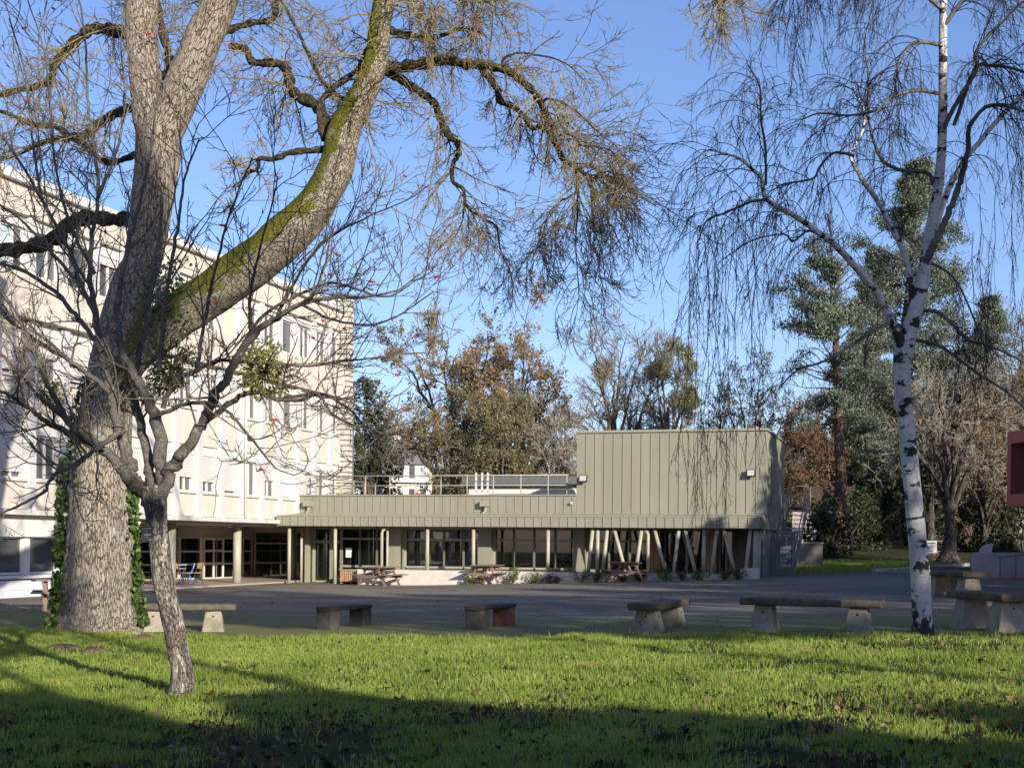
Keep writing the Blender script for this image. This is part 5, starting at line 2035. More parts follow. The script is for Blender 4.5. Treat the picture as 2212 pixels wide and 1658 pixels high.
dark = [
    ([(1998, 580, 19), (2005, 552, 17), (2027, 508, 15), (2056, 440, 13.5), (2075, 386, 12.5), (2090, 322, 11), (2093, 274, 10), (2125, 234, 8), (2160, 226, 7), (2211, 240, 5)], -1.2, 20, .3),
    ([(2030, 300, 12), (2046, 259, 11), (2075, 205, 10), (2108, 151, 9), (2105, 120, 8), (2124, 88, 7), (2163, 49, 6), (2211, 0, 5)], -.8, 24, .15),
    ([(2060, 270, 9), (2105, 150, 8), (2140, 142, 7), (2190, 148, 6), (2240, 170, 5)], -1.0, 16, .2),
    ([(1992, 669, 9), (2026, 674, 9), (2061, 704, 8), (2090, 733, 7), (2139, 747, 6), (2212, 782, 5), (2260, 830, 4)], -1.6, 14, .25),
    ([(1973, 733, 8), (2022, 743, 7.5), (2061, 767, 7), (2105, 801, 6), (2180, 850, 5), (2230, 900, 4)], -2.0, 12, .25),
    ([(1948, 704, 10), (1914, 699, 9), (1870, 723, 8), (1812, 762, 6.5), (1772, 782, 5.5), (1720, 800, 4), (1680, 840, 3)], -1.8, 14, .25),
    ([(2030, 202, 9), (1978, 195, 8), (1924, 210, 7), (1899, 235, 6), (1836, 249, 5), (1772, 244, 4), (1730, 258, 3)], -1.0, 24, .15),
    ([(2016, 395, 10), (2000, 372, 9), (1943, 366, 8), (1899, 337, 7), (1875, 250, 6), (1876, 180, 5), (1870, 120, 4)], .7, 20, .25),
    ([(2028, 95, 9), (1975, 92, 8), (1945, 125, 6), (1930, 170, 4)], -.8, 18, .15),
    ([(2034, 20, 10), (1960, -40, 8), (1860, -80, 6), (1760, -60, 5), (1720, -20, 4)], -1.2, 40, .15),
    ([(2036, 60, 10), (2080, 0, 9), (2140, -50, 7), (2220, -60, 5)], -.6, 34, .1),
    ([(1653, 400, 6), (1653, 322, 5.5), (1643, 254, 5), (1640, 186, 4), (1616, 142, 3)], -.6, 22, .1),
    ([(1655, 430, 7), (1616, 437, 6), (1567, 459, 5), (1528, 474, 4), (1509, 518, 3)], -2.1, 16, .1),
    ([(1845, 335, 7), (1800, 330, 6), (1770, 360, 5.5), (1755, 385, 5), (1700, 395, 4), (1680, 400, 3)], .2, 16, .15),
    ([(1763, 498, 6), (1740, 500, 5), (1712, 520, 5), (1690, 505, 4), (1620, 520, 3), (1560, 560, 2.5)], -1.7, 14, .2),
    ([(2000, 560, 6), (2060, 600, 5), (2100, 680, 4), (2130, 760, 3)], -1.0, 12, .2),
    ([(2036, -30, 10), (1990, -120, 8), (1900, -130, 6), (1850, -100, 5)], .6, 26, .1),
]


def birch_twigs(P, R, n1, t0, r, hang):
    S, D, rad, t_, _ = spawn(P[None], R[None], n1, t0, 1.0, .8, r, .3)
    D = norm(D + np.array([0, 0, .12]))
    N = len(S)
    L = hang * r.uniform(.35, 1.25, N)
    P1 = grow(S, D, L, 13, -.12, -.30, .10, r)
    R1 = taper(N, 13, np.clip(rad * .4, .0042, .008), .0026)
    TW.add(P1, R1, 4)
    S, D, rad, _, _ = spawn(P1, R1, 5, .15, .95, .6, r, .25)
    N = len(S)
    P2 = grow(S, D, np.minimum(hang, 1.6) * r.uniform(.15, .55, N), 9, -.14, -.24, .09, r)
    R2_ = taper(N, 9, .0034, .0024)
    TW.add(P2, R2_, 3)
    S, D, rad, _, _ = spawn(P2, R2_, 5, .15, 1.0, .65, r, .2)
    N = len(S)
    P3 = grow(S, D, r.uniform(.05, .18, N), 3, -.05, -.1, .08, r)
    TW.add(P3, taper(N, 3, .0027, .0022), 3)
    return P2[:, -1]


bt = []
for k, (path, dz, n1, t0) in enumerate(white):
    P, R = limb(path, BY, ramp_dy(len(path), dz), len(path) * 8, .08)
    Tl = Tubes(); Tl.add(P, R, 14, .06, seed=k + 60); Tl.build('limb', M['birch_bark'], bir, BORG)
    bt.append(birch_twigs(P, R, n1, t0, r, (1.5, 1.2, 1.5)[k]))
for k, (path, dz, n1, t0) in enumerate(dark):
    P, R = limb(path, BY, ramp_dy(len(path), dz), len(path) * 8, .12)
    Tl = Tubes(); Tl.add(P, R, 8, .06, seed=k + 80); Tl.build('limb', M['birch_limb'], bir, BORG)
    bt.append(birch_twigs(P, R, n1, t0, r, 1.5 if k not in (3, 4, 5, 15) else .9))
# the long hanging tresses on the left and over the roof
S, L = [], []
for x, y, dz, l in ((1520, 500, -1.9, 4.2), (1530, 480, -2.0, 4.5), (1508, 520, -2.0, 3.4), (1512, 540, -1.8, 4.0), (1560, 470, -1.8, 4.0), (1566, 470, -1.9, 4.4), (1580, 480, -1.7, 3.8), (1618, 450, -1.6, 3.9), (1622, 460, -1.7, 4.3), (1600, 470, -1.8, 3.0), (1545, 600, -1.9, 3.0), (1640, 440, -1.5, 2.8), (1490, 470, -2.0, 2.0), (1720, -10, -1.0, 1.0), (1700, -10, -1.0, 1.2), (1715, 480, -1.5, 1.6), (2120, 420, -.8, 2.6), (2150, 400, -.9, 3.0), (2180, 380, -.9, 2.8), (2195, 300, -.9, 3.2), (2100, 500, -.9, 2.2), (2140, 520, -.9, 2.0)):
    for _ in range(1):
        S.append(at2(x + r.normal(0, 5), y, BY + dz + r.normal(0, .15))); L.append(l * r.uniform(.8, 1.05))
S = np.array(S); L = np.array(L)
P1 = grow(S, norm(r.normal(0, .12, (len(S), 3)) + np.array([0, 0, -1.])), L, 22, -.3, -.3, .07, r)
R1 = taper(len(S), 22, .005, .0026)
TW.add(P1, R1, 4)
for per, l0, l1 in ((14, .25, .9),):
    S2, D2, rad, _, _ = spawn(P1, R1, per, .12, 1.0, .45, r, .2)
    P2 = grow(S2, D2, r.uniform(l0, l1, len(S2)), 8, -.16, -.2, .09, r)
    R2_ = taper(len(S2), 8, .0036, .0024)
    TW.add(P2, R2_, 3)
    S3, D3, rad, _, _ = spawn(P2, R2_, 5, .1, 1.0, .6, r, .2)
    P3 = grow(S3, D3, r.uniform(.04, .13, len(S3)), 3, -.05, 0, .08, r)
    TW.add(P3, taper(len(S3), 3, .0027, .0022), 3)
TW.build('twigs', M['birch_twig'], bir, BORG)
tp = np.concatenate(bt)
pick = tp[r.choice(len(tp), 130, replace=False)]
cards_obj('last_leaves', [leaf_cards(pick, r.uniform(.03, .055, len(pick)), r, .7)], M['leaf_big'], bir, BORG)
# black strap with little lamp box on the birch trunk
k = int(np.argmin(np.abs(BTP[:, 2] - at(915, 519.5, BY)[2])))
c = BTP[k]
stp = thing('trunk_strap', 'black strap with small box buckled round the birch trunk', 'strap', c)
mb = MB()
a = np.linspace(0, 2 * PI, 25)
rr_ = BTR[k] + .008
for q in range(24):
    p_, q_ = a[q], a[q + 1]
    mb.add([(rr_ * math.cos(p_), rr_ * math.sin(p_), -.02 + .025 * math.cos(p_)), (rr_ * math.cos(q_), rr_ * math.sin(q_), -.02 + .025 * math.cos(q_)), (rr_ * math.cos(q_), rr_ * math.sin(q_), .012 + .025 * math.cos(q_)), (rr_ * math.cos(p_), rr_ * math.sin(p_), .012 + .025 * math.cos(p_))], [(0, 1, 2, 3)])
sb = mb.build('band', M['black'], stp)
sm = sb.modifiers.new('thick', 'SOLIDIFY'); sm.thickness = .008
mb = MB(); mb.box(rr_ + .002, rr_ + .07, -.03, .03, -.07, .06); mb.build('box', M['black'], stp, bevel=.006)

# positions of evergreens added out of frame for shade: x, y, height, half width (, crown base, openness)
SCREEN_LOW = [(1.0 + 2.6 * k, -10 + .6 * math.sin(k * 2.1), (8.2 if k < 4 else 7.6 if k == 4 else 7.2 if k < 7 else 7.0) + .25 * math.sin(k * 1.7), 2.7) for k in range(11)]
SCREEN_HIGH = [(9.5, -10, 16, 2.2, 9.8, .62), (13.0, -11, 22, 1.8, 16, .38), (19.5, -11, 17.5, 2.6, 13.0, .50), (23, -12, 20, 2.6, 11, .38), (27, -13, 20, 3.0, 8.5, .40),
               (31, -13, 20, 3.4, 6, .44), (35, -12, 20, 3.6, 6, .44), (39, -11, 20, 3.6, 6, .44),
               (16.2, 30.5, 8.6, 2.8, 1.5, .26), (19.6, 31, 9.2, 2.6, 2, .34), (22.0, 31, 9.6, 2.2, 2, .36), (25.4, 31, 15.0, 2.4, 3, .34), (29, 30, 16.5, 3.0, 3, .34),
               (33, 31, 15.5, 3.0, 2, .30), (37.5, 31, 16, 3.2, 2, .30)]


# ------------------------------------------------------------------ trees beyond
def where(u, vtop, Y):
    X = (u - CX) / F * Y
    hor = CY + (u - CX) * math.sin(ROLL)
    z = g1(X, Y)
    return X, z, EYE + (hor - vtop) * Y / F - z


def decid(name, label, u, vtop, wpx, Y, seed, leaf=None, nleaf=0, lsize=.13, twig='bg_twig', bark_m='bg_bark', tr=None, clear=.3, limbs_n=11, up=.05, lean=0.0, grp=None, per=(6, 6, 4), rt=.011, cat='tree', shift=0.0, mist=None, low=0.0):
    r = np.random.default_rng(seed)
    X, z0, Ht = where(u, vtop, Y)
    spread = wpx / 2 * Y / F
    org = np.array([X, Y, z0])
    o = thing(name, label, cat, org, 0, grp)
    tr = tr or max(.16, Ht * .022)
    n = 14
    tp = np.zeros((n, 3)); s = np.linspace(0, 1, n)
    tp[:, 2] = s * Ht * .62
    tp[:, 0] = lean * s * spread + np.cumsum(r.normal(0, .02 * Ht / n, n)); tp[:, 1] = np.cumsum(r.normal(0, .02 * Ht / n, n))
    tp[0, :2] = 0
    TR = tr * (1.25 * np.exp(-s * 14) + 1 - .72 * s)
    A = Tubes()
    # main limbs reach out to points spread over a dome
    N = limbs_n
    az = np.arange(N) * 2.399 + r.normal(0, .35, N)
    el = np.arcsin(np.clip((np.arange(N) + .5) / N * 1.02 - .06 + r.normal(0, .05, N), -.15, .99))
    hc = Ht * max(clear + .10, .34)
    k_ = r.uniform(.80, 1.04, N)
    E = np.stack([lean * spread * .5 + spread * np.cos(el) * np.cos(az) * k_, spread * np.cos(el) * np.sin(az) * k_, hc + (Ht - hc) * np.sin(el) * k_], -1)
    ts = np.clip(clear + (el / 1.5) * (.95 - clear) * .8 + r.normal(0, .05, N), clear * .9, .98)
    i = np.minimum((ts * (n - 1)).astype(int), n - 2); f = ts * (n - 1) - i
    S = tp[i] + (tp[i + 1] - tp[i]) * f[:, None]
    rad = TR[i]
    C = S * .45 + E * .55 + np.stack([np.zeros(N), np.zeros(N), (up * 4 + .02) * Ht * np.cos(el)], -1)
    q = np.linspace(0, 1, 14)[None, :, None]
    P1 = (1 - q) ** 2 * S[:, None] + 2 * q * (1 - q) * C[:, None] + q ** 2 * E[:, None]
    P1[:, 1:] += np.cumsum(r.normal(0, .016 * spread + .004 * Ht, (N, 13, 3)), 1) * .7
    R1 = taper(N, 14, np.minimum(rad * .6, tr * .46), max(tr * .06, rt * 1.3))
    Rm = (spread + Ht - hc) / 2
    S, D, rad, t_, _ = spawn(P1, R1, per[0], .25, 1.0, .8, r, .25)
    N = len(S)
    P2 = grow(S, D, Rm * r.uniform(.22, .48, N) * (1.15 - .4 * t_), 9, up * .4, up * .8, .17, r)
    R2 = taper(N, 9, np.minimum(rad * .6, tr * .16), rt * 1.2)
    S, D, rad, t_, _ = spawn(P2, R2, per[1], .15, 1.0, .75, r, .25)
    N = len(S)
    P3 = grow(S, D, Rm * r.uniform(.10, .22, N), 6, .04, .07, .15, r)
    R3 = taper(N, 6, np.minimum(rad * .7, rt * 1.5), rt)
    S, D, rad, t_, _ = spawn(P3, R3, per[2], .15, 1.0, .65, r, .25)
    N = len(S)
    P4 = grow(S, D, Rm * r.uniform(.04, .10, N), 4, .06, .1, .12, r)
    R4 = taper(N, 4, rt, rt * .75)

    def tf(Q):
        return Q

    A.add(tf(tp)[None], TR[None], 14, .08, seed=seed % 50)
    A.build('trunk', M[bark_m], o, (0, 0, 0))
    B = Tubes()
    B.add(tf(P1), R1, 7); B.add(tf(P2), R2, 4)
    B.build('limbs', M[bark_m], o, (0, 0, 0))
    Cc = Tubes()
    Cc.add(tf(P3), R3, 3); Cc.add(tf(P4), R4, 3)
    Cc.build('twigs', M[twig], o, (0, 0, 0))
    if leaf:
        pts = np.concatenate([tf(P3)[:, 2:].reshape(-1, 3), tf(P4).reshape(-1, 3)])
        c = pts[r.choice(len(pts), nleaf)] + r.normal(0, .10, (nleaf, 3))
        if low:
            c = c[(c[:, 2] < Ht * low) | (r.uniform(0, 1, len(c)) < .25)]
        cl = vnoise(c[:, 0] * .6 + 100, c[:, 2] * .6 + 100, seed)
        c = c[cl > .24]
        cards_obj('foliage', [leaf_cards(c, r.uniform(.6, 1.25, len(c)) * lsize, r, .6)], M[leaf], o, (0, 0, 0))
    if mist:
        for (mu, mv, mr) in mist:
            q = at(mu, mv, Y) - org
            rad_ = mr * Y / F
            m = int(600 * max(1, rad_) ** 2)
            d = norm(r.normal(0, 1, (m, 3)))
            cpt = q + d * (r.uniform(.1, 1, m) ** .5)[:, None] * rad_ * np.array([1, .9, .95])
            ball = cards_obj('mistletoe_ball', [leaf_cards(cpt, r.uniform(.12, .22, m), r, .35, axis=d, ab=.9)], M['mistletoe_far'], o, (0, 0, 0))
    return o


G1 = 'trees beyond the green pavilion'
decid('oak_tree', 'broad oak with thin rusty leaves, tallest behind the low green roof', 456, 306, 146, 96, 101, 'oak_leaf', 20000, .20, tr=.42, limbs_n=15, lean=-.1, grp=G1, clear=.40, up=.02, per=(7, 7, 4), bark_m='dark_bark')
decid('oak_tree', 'second rusty oak, right of the broad one and denser', 520, 312, 88, 92, 112, 'oak_leaf', 16000, .19, tr=.34, grp=G1, up=.02, per=(7, 7, 4), limbs_n=14, bark_m='dark_bark')
decid('bare_tree', 'tall bare tree with many thin upright stems, left edge of the green box', 616, 302, 98, 86, 103, None, twig='bg_twig', tr=.34, clear=.36, up=.035, limbs_n=11, grp=G1, per=(9, 8, 4), rt=.013,
      mist=[(592, 445, 11), (573, 447, 10), (620, 300 + 20, 5)] if False else [(602, 368, 12), (650, 372, 8), (573, 447, 10), (594, 446, 9)])
decid('bare_tree', 'bare tree hung with big olive mistletoe clumps above the green box', 666, 310, 66, 87, 104, None, twig='bg_twig', tr=.30, clear=.36, up=.035, limbs_n=10, grp=G1, per=(8, 8, 4), rt=.012,
      mist=[(673, 345, 11), (684, 352, 10), (664, 358, 11), (690, 366, 9), (682, 378, 12), (664, 372, 9), (676, 399, 11), (690, 392, 8), (686, 406, 9), (693, 402, 8), (655, 368, 8)])
decid('evergreen_oak', 'dark ivy-green tree right beside the stone gable', 370, 378, 44, 84, 105, 'ever_leaf', 10000, .20, grp=G1, clear=.1, limbs_n=14, bark_m='dark_bark')
decid('beech_tree', 'small orange-leaved tree above the far apartment block', 414, 405, 44, 150, 106, 'russet_leaf', 9000, .32, grp=G1, clear=.15)
decid('thicket_tree', 'grey olive bushy tree with thin leaves, left one of the middle pair', 468, 393, 72, 78, 107, 'olive_leaf', 12000, .15, twig='bg_twig', grp=G1, clear=.08, limbs_n=16, per=(7, 6, 4))
decid('thicket_tree', 'grey olive bushy tree with ivied base, right one of the middle pair', 506, 380, 92, 76, 108, 'olive_leaf', 15000, .15, twig='bg_twig', grp=G1, clear=.08, limbs_n=16, per=(7, 6, 4))
decid('bare_tree', 'pale bare twiggy tree just left of the green box', 556, 392, 56, 75, 109, 'olive_leaf', 500, .1, twig='bg_twig_pale', grp=G1, clear=.1, limbs_n=14, per=(7, 6, 4), bark_m='bg_bark')
decid('thicket_tree', 'yellow-green thin-leaved tree behind the top of the green box', 712, 388, 62, 82, 110, 'olive_leaf', 6000, .14, grp=G1, clear=.1)
decid('beech_tree', 'brown tree with sparse leaves above the box roof corner', 752, 362, 84, 95, 111, 'olive_leaf', 5000, .16, twig='bg_twig', grp=G1, clear=.1, limbs_n=14)
G2 = 'woodland trees on the right'
wl = [
    (795, 400, 84, 80, 'russet_leaf', 3600, 'bg_twig_red', 'russet-leaved tree nearest the outdoor stair'),
    (838, 385, 90, 92, 'russet_leaf', 4200, 'bg_twig_red', 'russet tree behind the reddish cedar trunk'),
    (876, 372, 86, 98, 'oak_leaf', 4500, 'bg_twig', 'rusty oak between the two cedar trunks'),
    (925, 352, 90, 90, 'olive_leaf', 3800, 'bg_twig_pale', 'olive-leaved tree straight behind the birch trunk'),
    (962, 335, 86, 86, 'russet_leaf', 2200, 'bg_twig_pale', 'pale twiggy tree left of the red building'),
    (1005, 318, 90, 92, 'olive_leaf', 2600, 'bg_twig_pale', 'tall pale tree rising over the red building'),
    (1040, 308, 80, 80, 'olive_leaf', 4200, 'bg_twig', 'olive tree cut by the right picture edge'),
    (1012, 345, 84, 112, 'olive_leaf', 6000, 'bg_twig', 'dense olive tree far behind the red building'),
    (968, 372, 90, 116, 'oak_leaf', 6000, 'bg_twig', 'rusty tree far behind the stout forked trunk'),
    (852, 405, 90, 112, 'olive_leaf', 6000, 'bg_twig', 'olive tree filling the gap between the cedar trunks'),
    (770, 430, 70, 104, 'oak_leaf', 3600, 'bg_twig', 'rusty tree seen past the corner of the green box'),
    (985, 400, 80, 74, 'russet_leaf', 2600, 'bg_twig_pale', 'low spreading russet tree before the red building')]
for k, (u, vt, w, Y, lf, nl, tw, lab) in enumerate(wl):
    decid('woodland_tree', lab, u, vt, w, Y, 130 + k, lf, int(nl * 1.8), .17, twig=tw, bark_m='dark_bark', grp=G2, clear=.12, limbs_n=14, per=(7, 6, 4))
decid('old_lime_tree', 'stout dark forked trunk with pale twigs right of the birch', 949, 350, 110, 64, 150, 'olive_leaf', 1200, .12, twig='bg_twig_pale', bark_m='dark_bark', grp=G2, tr=.30, clear=.32, limbs_n=12, up=.09, per=(7, 6, 4))
decid('old_lime_tree', 'slimmer dark trunk just right of the birch trunk, by the barrier', 932, 372, 80, 67, 151, 'olive_leaf', 1000, .12, twig='bg_twig_pale', bark_m='dark_bark', grp=G2, tr=.22, clear=.38, limbs_n=10, up=.08)


def cedar(label, u, vtop, wpx, Y, seed, ub=None, clear=.3, nb=90, tr=.34, ivy=False, grp='blue cedars on the right', airy=.26, tuft=30):
    r = np.random.default_rng(seed)
    X, z0, Ht = where(u, vtop, Y)
    spread = wpx / 2 * Y / F
    xb = ((ub or u) - CX) / F * Y
    org = np.array([xb, Y, g1(xb, Y)])
    o = thing('cedar_tree', label, 'tree', org, 0, grp)
    n = 18; s = np.linspace(0, 1, n)
    tp = np.stack([(X - xb) * s ** 1.3 + r.normal(0, .04, n), r.normal(0, .04, n), s * Ht * .98], -1); tp[0] = 0
    TR = tr * (.5 * np.exp(-s * 16) + 1 - .86 * s)
    A = Tubes(); A.add(tp[None], TR[None], 16, .07, seed=seed % 40); A.build('trunk', M['pine_bark'], o, (0, 0, 0))
    t = clear + (1 - clear) * (np.arange(nb) + r.uniform(0, 1, nb)) / nb
    i = np.minimum((t * (n - 1)).astype(int), n - 2); f = t * (n - 1) - i
    S = tp[i] + (tp[i + 1] - tp[i]) * f[:, None]
    q = (t - clear) / (1 - clear)
    L = spread * (np.minimum(1, .55 + 1.4 * q) * (1 - q ** 1.7) ** .75 + .12) * r.uniform(.55, 1.12, nb)
    az = r.uniform(0, 2 * PI, nb)
    el = .05 + .6 * q + r.normal(0, .12, nb)
    D = np.stack([np.cos(az) * np.cos(el), np.sin(az) * np.cos(el), np.sin(el)], -1)
    P1 = grow(S, D, L, 9, -.01, .05, .08, r)
    R1 = taper(nb, 9, np.clip(L * .018, .02, .09), .012)
    B = Tubes(); B.add(P1, R1, 5)
    S2, D2, rad, tt, pi_ = spawn(P1, R1, 5, .25, 1.0, .8, r, .25)
    P2 = grow(S2, norm(D2 + np.array([0, 0, .1])), np.repeat(L, 5) * r.uniform(.14, .34, len(S2)), 5, .03, .08, .1, r)
    B.add(P2, taper(len(S2), 5, .018, .008), 3)
    B.build('limbs', M['dark_bark'], o, (0, 0, 0))
    C = np.concatenate([P2[:, 1:].reshape(-1, 3), P1[:, 6:].reshape(-1, 3)])
    keep = vnoise(C[:, 0] * .9 + 60, C[:, 2] * .9 + 60, seed) > airy
    C = C[keep]
    cc = np.repeat(C, tuft, 0)
    off = r.normal(0, 1, cc.shape) * np.array([.22, .22, .14])
    cards_obj('foliage', [leaf_cards(cc + off, r.uniform(.10, .21, len(cc)), r, .36, axis=norm(off) + np.array([0, 0, .9]), ab=1.0)], M['needle'], o, (0, 0, 0))
    if ivy:
        cards_obj('ivy_cover', [ivy_on(tp, TR, .02, .55, 0, 2 * PI, 5200, .14, .26, r, .28)], M['ever_leaf'], o, (0, 0, 0))
    return o


cedar('blue cedar with a bare reddish lower trunk, left of the birch', 826, 207, 128, 72, 201, ub=842, clear=.36, nb=100, tr=.36, airy=.40)
cedar('tallest blue cedar, ivy-clad trunk, right behind the birch', 914, 160, 146, 80, 202, ub=893, clear=.2, nb=165, tr=.42, ivy=True, airy=.14)
cedar('slim dark cedar filling the gap between the two tall ones', 872, 248, 84, 90, 204, ub=868, clear=.2, nb=110, tr=.3, airy=.24)
cedar('lower blue cedar filling the right edge over the red building', 990, 296, 120, 88, 203, ub=966, clear=.15, nb=90, airy=.42, tr=.3)


# dark shrubs under the trees
def bush(label, u, v, Y, wpx, hpx, seed, leaf='ever_leaf', grp='dark shrubs under the woodland', n=2600, ls=.18, name='evergreen_shrub'):
    r = np.random.default_rng(seed)
    X = (u - CX) / F * Y
    z0 = g1(X, Y)
    org = np.array([X, Y, z0])
    o = thing(name, label, 'shrub', org, 0, grp)
    w, h = wpx / 2 * Y / F, hpx * Y / F
    S = np.zeros((26, 3)); S[:, :2] = r.normal(0, .12 * w, (26, 2))
    D = norm(r.normal(0, 1, (26, 3)) * np.array([1, 1, .4]) + np.array([0, 0, .9]))
    P = grow(S, D, h * r.uniform(.6, 1.0, 26), 8, .03, .03, .12, r)
    A = Tubes(); A.add(P, taper(26, 8, .03, .01), 4); A.build('stems', M['dark_bark'], o, (0, 0, 0))
    d = norm(r.normal(0, 1, (n, 3)))
    d[:, 2] = np.abs(d[:, 2])
    c = d * (r.uniform(.2, 1, n) ** .45)[:, None] * np.array([w, w * .8, h])
    c *= (1 + .35 * (vnoise(d[:, 0] * 3 + 9, d[:, 2] * 3 + 9, seed) - .5) * 2)[:, None]
    c = c[(vnoise(c[:, 0] * 1.8 + 90, c[:, 2] * 1.8 + 90, seed + 1) > .28)]
    c[:, 2] = np.maximum(c[:, 2], .05)
    cards_obj('foliage', [leaf_cards(c, r.uniform(.6, 1.3, len(c)) * ls, r, .6)], M[leaf], o, (0, 0, 0))
    return o


for k, (u, Y, w, h, lab) in enumerate([(826, 70, 44, 62, 'dark shrub right behind the block wall'), (858, 76, 50, 80, 'tall dark shrub between the first two woodland trunks'), (880, 84, 56, 96, 'dark laurel mass left of the ivied trunk'),
                                      (915, 82, 46, 78, 'dark shrub directly behind the birch trunk'), (975, 76, 56, 60, 'dark shrub left of the sundial stone'), (1003, 60, 44, 40, 'clipped dark shrub behind the ramp wall'),
                                      (1020, 74, 60, 92, 'tall dark shrub under the red building'), (948, 92, 60, 90, 'deep shade shrub behind the lime trunks'), (800, 88, 50, 66, 'dark shrub behind the stair'), (845, 96, 70, 110, 'broad dark holly far behind the stair'),
                                      (905, 104, 80, 120, 'broad dark holly far behind the birch'), (985, 100, 90, 130, 'broad dark holly far behind the ramp')]):
    bush(lab, u, 0, Y, w, h, 300 + k, n=3000 if Y < 85 else 3600, ls=.20 if Y < 85 else .26)
bush('leafy shrub between stair and box seen through the railing', 786, 0, 70, 30, 62, 320, 'olive_leaf', n=1500, ls=.14)

# far wood behind everything
r = np.random.default_rng(77)
fw = None
n = 26000
xx = r.uniform(-3, 62, n); yy = r.uniform(128, 146, n)
hmax = 6.5 + 4.5 * vnoise(xx * .16 + 40, xx * 0 + 3, 12) + 5.5 * sstep((xx - 14) / 18) - 3.2 * sstep((10 - xx) / 14)
zz_ = hmax * (r.uniform(0, 1, n) ** .8)
fol = leaf_cards(np.stack([xx, yy, zz_ + .8], -1), r.uniform(.3, .6, n), r, .6)
fo = cards_obj('far_woodland', [fol], M['olive_leaf'], None, (0, 0, 0))
fo['kind'] = 'stuff'; fo['label'] = 'distant brown and olive wood closing the view'; fo['category'] = 'woodland'


# young shrubs in the bed along the plinth
def young(label, z6=None, u=None, v=None, h=.6, seed=0, leaf='shrub_leaf', n=220, Yo=-.45):
    r = np.random.default_rng(seed)
    x = gxx(u, Yo)
    q = GO + GX * x + GY * Yo
    z0 = g1(*q)
    o = thing('young_shrub', label, 'shrub', (q[0], q[1], z0 - .02), 0, 'young shrubs along the pavilion plinth')
    m = 12
    D = norm(r.normal(0, 1, (m, 3)) * np.array([.55, .55, .2]) + np.array([0, 0, 1]))
    P = grow(np.zeros((m, 3)), D, h * r.uniform(.6, 1.05, m), 7, .0, .0, .12, r)
    A = Tubes(); A.add(P, taper(m, 7, .008, .004), 4); A.build('stems', M['dark_bark'], o, (0, 0, 0))
    pts = P[:, 2:].reshape(-1, 3)
    c = pts[r.choice(len(pts), n)] + r.normal(0, .045, (n, 3))
    cards_obj('foliage', [leaf_cards(c, r.uniform(.05, .10, n), r, .5)], M[leaf], o, (0, 0, 0))


ys = [(471.5, .45, 'shrub_leaf', 'low bright shrub left of the middle picnic table'), (482, .38, 'shrub_red', 'bronze shrub under the middle picnic table'), (513, .80, 'shrub_leaf', 'tallest young shrub right of the middle picnic table'), (534, .58, 'shrub_leaf', 'bushy green shrub before the fourth window group'),
      (549, .40, 'shrub_red', 'bronze spreading shrub right of the bushy green one'), (557, .36, 'shrub_red', 'second bronze spreading shrub near the metal pier'), (581, .66, 'shrub_leaf', 'twiggy shrub at the foot of the metal pier'), (597, .52, 'shrub_leaf', 'rounded green shrub at the first slanted post'),
      (622, .45, 'shrub_red', 'dull shrub behind the shaded picnic table'), (640, .5, 'shrub_leaf', 'shrub right of the shaded picnic table'), (666.5, .68, 'shrub_leaf', 'dark shrub at the foot of the middle slanted post'), (683, .5, 'shrub_red', 'bronze shrub before the dark doors'),
      (699, .62, 'shrub_leaf', 'green shrub under the leaning pair of posts'), (724, .45, 'shrub_red', 'thin bronze shrub before the right timber strip'), (739, .7, 'shrub_leaf', 'last green shrub before the corner posts')]
for k, (u, h, lf, lab) in enumerate(ys):
    young(lab, u=u, h=h, seed=400 + k, leaf=lf, n=200 + int(h * 260))

# ------------------------------------------------------------------ trees added out of the frame to shade the yard


def shade_tree(label, x, y, H, w, z0, seed, n=2600, ls=.55, dens=.3):
    r = np.random.default_rng(seed)
    g = g1(x, y) if y > 0 else g1(x, 0)
    o = thing('shade_tree', label, 'tree', (x, y, g), 0, 'evergreens added outside the picture to shade the lawn')
    A = Tubes(); A.add(np.array([[[0, 0, -.3], [0, 0, H * .5], [.1, 0, H * .96]]]), np.array([[.16, .12, .05]]), 10)
    A.build('trunk', M['dark_bark'], o, (0, 0, 0))
    q = r.uniform(0, 1, n)
    zz2 = z0 + (H - z0) * q
    rad = w * np.sqrt(r.uniform(0, 1, n)) * np.clip(np.sin(PI * (.12 + .86 * q)), .1, 1) ** .7
    az = r.uniform(0, 2 * PI, n)
    c = np.stack([rad * np.cos(az), rad * np.sin(az), zz2], -1)
    c = c[vnoise(c[:, 0] * .55 + az[:] * .6 + 50, c[:, 2] * .55 + 50, seed) > dens]
    cards_obj('foliage', [leaf_cards(c, r.uniform(.5, 1.2, len(c)) * ls, r, .6)], M['shade_leaf'], o, (0, 0, 0))


# low screen added behind the camera to shade the foreground
for k, (x, y, H, w) in enumerate(SCREEN_LOW):
    shade_tree('added shade evergreen number %s of the low row behind the viewer' % ('one two three four five six seven eight nine ten eleven twelve'.split()[k]), x, y, H, w, .2, 500 + k, n=5200, ls=.62, dens=.10)
for k, (x, y, H, w, z0, dens) in enumerate(SCREEN_HIGH):
    shade_tree('added tall shade evergreen number %s of the high group right behind the viewer' % ('one two three four five six seven eight nine ten eleven twelve thirteen fourteen fifteen sixteen'.split()[k]), x, y, H, w, z0, 540 + k, n=2400, ls=.7, dens=dens)


